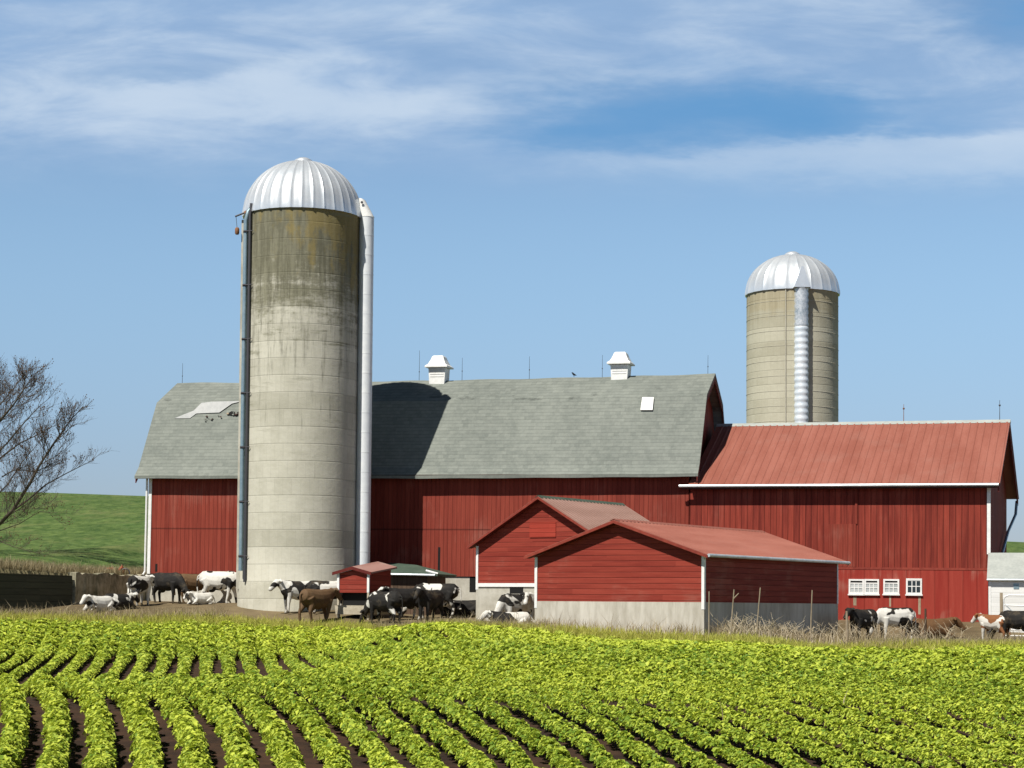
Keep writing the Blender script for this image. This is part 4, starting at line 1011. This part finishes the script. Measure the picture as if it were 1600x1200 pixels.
def crop():
    P = []; D_ = []; Nn = []; Ln = []; Wd = []; Va = []
    bands = [(22, 34, 560, .104), (34, 46, 410, .116), (46, 60, 260, .142), (60, 72, 170, .18), (72, 84.5, 170, .19)]
    ks = np.arange(-60, 90)
    prnd = rng.random((200, 8))
    for d0, d1, dens, size in bands:
        for k in ks:
            n = int(dens * (d1 - d0)); y = rng.uniform(d0, d1, n)
            x0 = -7.83 + SP * k + np.interp(y, dd, gg)
            ok = (np.abs(x0) < .262 * y + 3.0) & (y < edge_y(x0) - .2)
            y = y[ok]; x0 = x0[ok]; n = len(y)
            if n == 0: continue
            pr = prnd[k % 200]
            wav = .5 + .5 * np.sin(y * (1.3 + pr[0]) + pr[1] * 6.3) * np.sin(y * (3.1 + pr[2]) + pr[3] * 6.3)
            close = sstep(66, 78, y)                         # the canopy closes towards the far bank
            right = sstep(-2, 6, x0) * sstep(40, 56, y)
            thin = sstep(-2, -8, x0) * sstep(50, 57, y) * (1 - sstep(72, 77, y))
            hw = (.175 + .065 * wav + .045 * sstep(44, 52, y) + .14 * close + .06 * right) * (1 - .42 * thin)
            hh = (.47 + .08 * wav) * (1 - .45 * thin) * (1 - .25 * sstep(76, 84, y)) * (1 - .45 * sstep(-6, 0, x0) * sstep(54, 66, y))
            hh = hh * (1 - .40 * sstep(-4.5, 0, y - edge_y(x0)))
            small = sstep(-5, 1, x0) * (1 - sstep(41, 52, y)); hw = hw * (1 - .28 * small); hh = hh * (1 - .34 * small)
            # individual plants every ~0.16 m make the crest lumpy
            pl = np.floor(y / .17); ph = (np.sin(pl * 12.9898 + k * 78.233) * 43758.5453) % 1.0
            hh = hh * (.80 + .34 * ph); x0 = x0 + (ph - .5) * .10
            th = rng.uniform(-1, 1, n); th = np.sign(th) * np.abs(th) ** .85
            ang = th * R(66)
            rad = 1 - np.abs(rng.normal(0, .17, n))
            x = x0 + np.sin(ang) * hw * 1.10 * rad
            z = hh * (.30 + .70 * np.cos(ang)) * (1 - np.abs(rng.normal(0, .14, n)))
            zz = ground(x, y) + z
            nr = np.stack([np.sin(ang) * .75 + rng.normal(0, .38, n), rng.normal(-.12, .42, n), np.cos(ang) * .7 + .45 + np.abs(rng.normal(0, .25, n))], 1)
            nr /= np.linalg.norm(nr, axis=1)[:, None]
            az = rng.uniform(0, 2 * np.pi, n); t0 = np.stack([np.cos(az) + np.sin(ang) * .9, np.sin(az) - .2, -.25 * np.ones(n)], 1)
            t0 -= nr * (t0 * nr).sum(1)[:, None]; t0 /= np.linalg.norm(t0, axis=1)[:, None]
            s = size * rng.uniform(.72, 1.3, n) * (1 - .14 * small)
            P.append(np.stack([x, y, zz], 1)); D_.append(t0); Nn.append(nr); Ln.append(s); Wd.append(s * rng.uniform(.55, .78, n))
            Va.append(np.clip(.52 + .30 * rng.normal(0, 1, n) + .25 * (ph - .5) + .12 * np.sin(y * .3 + x * .4) + .18 * sstep(70, 80, y - edge_y(x0) + 82), 0, 1))
    P = np.concatenate(P); v, f = leaves_mesh(P, np.concatenate(D_), np.concatenate(Nn), np.concatenate(Ln), np.concatenate(Wd))
    va = np.repeat(np.concatenate(Va), 4)
    mt = leaf_material('crop_leaves', (.115, .215, .022), (.53, .60, .070), .20)
    o = np_mesh('crop', v, f, 3, mt, attr={'var': va})
    tag(o, 'rows of leafy yellow-green crop plants filling the field', kind='stuff'); print('crop leaves', len(P))
crop()

# ------------------------------------------------------------------ grasses
def blades(name, label, pts, hts, wid, lean, lo_c, hi_c, bend=.25):
    n = len(pts); az = rng.uniform(0, 2 * np.pi, n); ln = np.abs(rng.normal(0, lean, n)); fa = rng.uniform(0, np.pi, n)
    top = pts + np.stack([np.cos(az) * ln * hts, np.sin(az) * ln * hts, hts], 1)
    mid = pts * .5 + top * .5 - np.stack([np.cos(az) * ln * hts, np.sin(az) * ln * hts, -hts * .2], 1) * bend
    w = np.stack([np.cos(fa), np.sin(fa), np.zeros(n)], 1) * (wid[:, None] if isinstance(wid, np.ndarray) else wid)
    v = np.stack([pts - w, pts + w, mid + w * .8, mid - w * .8, top], 1).reshape(-1, 3); i = np.arange(n) * 5
    f = np.stack([i, i + 1, i + 2, i, i + 2, i + 3, i + 3, i + 2, i + 4], 1).ravel()
    o = np_mesh(name, v, f, 3, leaf_material(name + '_blades', lo_c, hi_c, .3), attr={'var': np.repeat(rng.random(n), 5)})
    return tag(o, label, kind='stuff')
# green-yellow verge between crop and yard
n = 52000; x = rng.uniform(-27, 27, n); e = edge_y(x); y = e + rng.normal(.25, .55, n)
ok = (np.abs(x) < .28 * y); x, y = x[ok], y[ok]
pts = np.stack([x, y, ground(x, y)], 1)
blades('verge_grass', 'yellow-green grass along the far edge of the crop', pts, rng.uniform(.10, .42, len(x)), .012, .45, (.34, .38, .05), (.60, .56, .15))
# tan dry grass at the yard margin, on the bank above the wall and against the sheds
parts = []
def scatter(n, fx, fy): 
    x = fx(n); y = fy(x, n); return np.stack([x, y, ground(x, y)], 1)
parts.append(scatter(4200, lambda n: rng.uniform(-26, -12, n), lambda x, n: edge_y(x) + rng.uniform(.5, 2.0, n)))
parts.append(scatter(2600, lambda n: rng.uniform(-5.5, 1.6, n), lambda x, n: edge_y(x) + np.abs(rng.normal(.5, .8, n))))
sx0, sy0 = FF.m @ Vector((FW + .25, 0, 0)), FF.m @ Vector((FW + .25, Lf, 0))
k = 2600; q = rng.random(k); off = np.abs(rng.normal(.3, .6, k)); side = FF.m.to_3x3() @ Vector((1, 0, 0))
xx = sx0.x + (sy0.x - sx0.x) * q + side.x * off; yy = sx0.y + (sy0.y - sx0.y) * q + side.y * off
parts.append(np.stack([xx, yy, ground(xx, yy)], 1))
k = 700; q = rng.random(k); a0 = FF.m @ Vector((0, -.3, 0)); a1_ = FF.m @ Vector((FW, -.3, 0)); off = np.abs(rng.normal(0, .35, k))
xx = a0.x + (a1_.x - a0.x) * q; yy = a0.y + (a1_.y - a0.y) * q - off; parts.append(np.stack([xx, yy, ground(xx, yy)], 1))
parts.append(scatter(5200, lambda n: rng.uniform(12, 26, n), lambda x, n: edge_y(x) + np.abs(rng.normal(.9, 1.8, n))))
pts = np.concatenate(parts); ht = rng.uniform(.12, .55, len(pts)) * (1 + .5 * (rng.random(len(pts)) > .93))
k = 90; x = rng.uniform(4, 17, k); y = rng.uniform(38, 67, k); pts = np.concatenate([pts, np.stack([x, y, ground(x, y)], 1)]); ht = np.concatenate([ht, rng.uniform(.42, .62, k)])
blades('dry_grass', 'pale dry grass and straw at the yard edges and along the sheds', pts, ht, .011, .55, (.26, .20, .10), (.52, .44, .29))
n = 9000; x = rng.uniform(-26, q1.x + .3, n); y = np.interp(x, hx_, hy_) + np.abs(rng.normal(.2, 2.4, n)); z = np.array([hill_z(a, b) for a, b in zip(x, y)])
blades('bank_grass', 'tan dead grass on the bank behind the retaining walls', np.stack([x, y, z], 1), rng.uniform(.15, .5, n), .012, .5, (.20, .16, .08), (.42, .36, .22))
# tangled dead weed stalks by the shaded shed side
def weed(name, base, n, hmin, hmax, seed, label):
    rg = random.Random(seed); mb = MB()
    for k in range(n):
        a = rg.uniform(0, 6.28); h = rg.uniform(hmin, hmax); ln = rg.uniform(.1, .9) * h
        p = Vector((rg.gauss(0, .28), rg.gauss(0, .28), -.03)); q = p + Vector((math.cos(a) * ln * .5, math.sin(a) * ln * .5, h * .62)); r_ = p + Vector((math.cos(a) * ln * 1.1, math.sin(a) * ln * 1.1, h * rg.uniform(.75, 1.0)))
        mb.tube([p, q, r_], [.013, .010, .005], 4)
        for j in range(2):
            s = q.lerp(r_, rg.random()); mb.tube([s, s + Vector((rg.gauss(0, .16), rg.gauss(0, .16), rg.uniform(.05, .25)))], [.006, .003], 3)
    o = mb.build(name, M_straw); o.location = base
    return tag(o, label, 'weeds', 'dead weeds around the nearest shed')
M_straw = speckled('dead_stalks', (.34, .28, .18), (.58, .50, .37), 5)
WEEDS = [(1140, 67.9, 14), (1162, 68.2, 22), (1182, 68.6, 20), (1205, 69.1, 20), (1228, 69.6, 20), (1252, 70.2, 18), (1282, 71.2, 14), (1306, 72.0, 10),
         (1332, 73.0, 14), (1362, 73.4, 12), (1395, 73.6, 16), (1424, 73.9, 14), (1450, 74.1, 16), (1480, 74.4, 14)]
for i, (u, d_, n) in enumerate(WEEDS):
    p = at(u, 980, d_); by_shed = u < 1320
    weed('dead_weeds', (p.x, d_, gz(p.x, d_)), n, .35, .95, 100 + i,
         'tangled pale dead weed stalks against the shaded side of the nearest shed' if by_shed else 'upright pale dead weed stalks before the cows under the white windows')
# thin wooden fence stakes
STAKES = [(1108, 924, 67.0, 'thin grey stake standing straight by the front corner of the nearest shed'), (1147, 921, 67.3, 'forked thin stake second from the front shed corner'),
          (1188, 918, 67.8, 'tallest thin stake, leaning right before the shaded shed wall'), (1269, 922, 69.6, 'thin brown stake near the far end of the shaded shed wall'),
          (1323, 955, 71.5, 'short thick stake just past the rear corner of the nearest shed'), (1446, 951, 75.0, 'short dark fence post among dry weeds right of the cows')]
for i, (u, v, d_, lab) in enumerate(STAKES):
    tp = at(u, v, d_); gz_ = gz(tp.x, d_); rg = random.Random(40 + i); mb = MB(); ln = [(.0), (-.12), (-.14), (-.06), (.02), (0)][i]; h = tp.z - gz_; r_ = .024 if i < 4 else .05
    mb.tube([(ln, 0, -.3), (ln * .6, .02, h * .45), (0, 0, h)], [r_ * 1.1, r_, r_ * .8], 7)
    if i == 1: mb.tube([(-.03, 0, h * .82), (.16, .02, h * .93)], [.025, .012], 5)
    o = mb.build('fence_stake', M_wood if i != 5 else M_dkboard); o.location = (tp.x, d_, gz_)
    tag(o, lab, 'fence post', 'old stakes along the field edge')
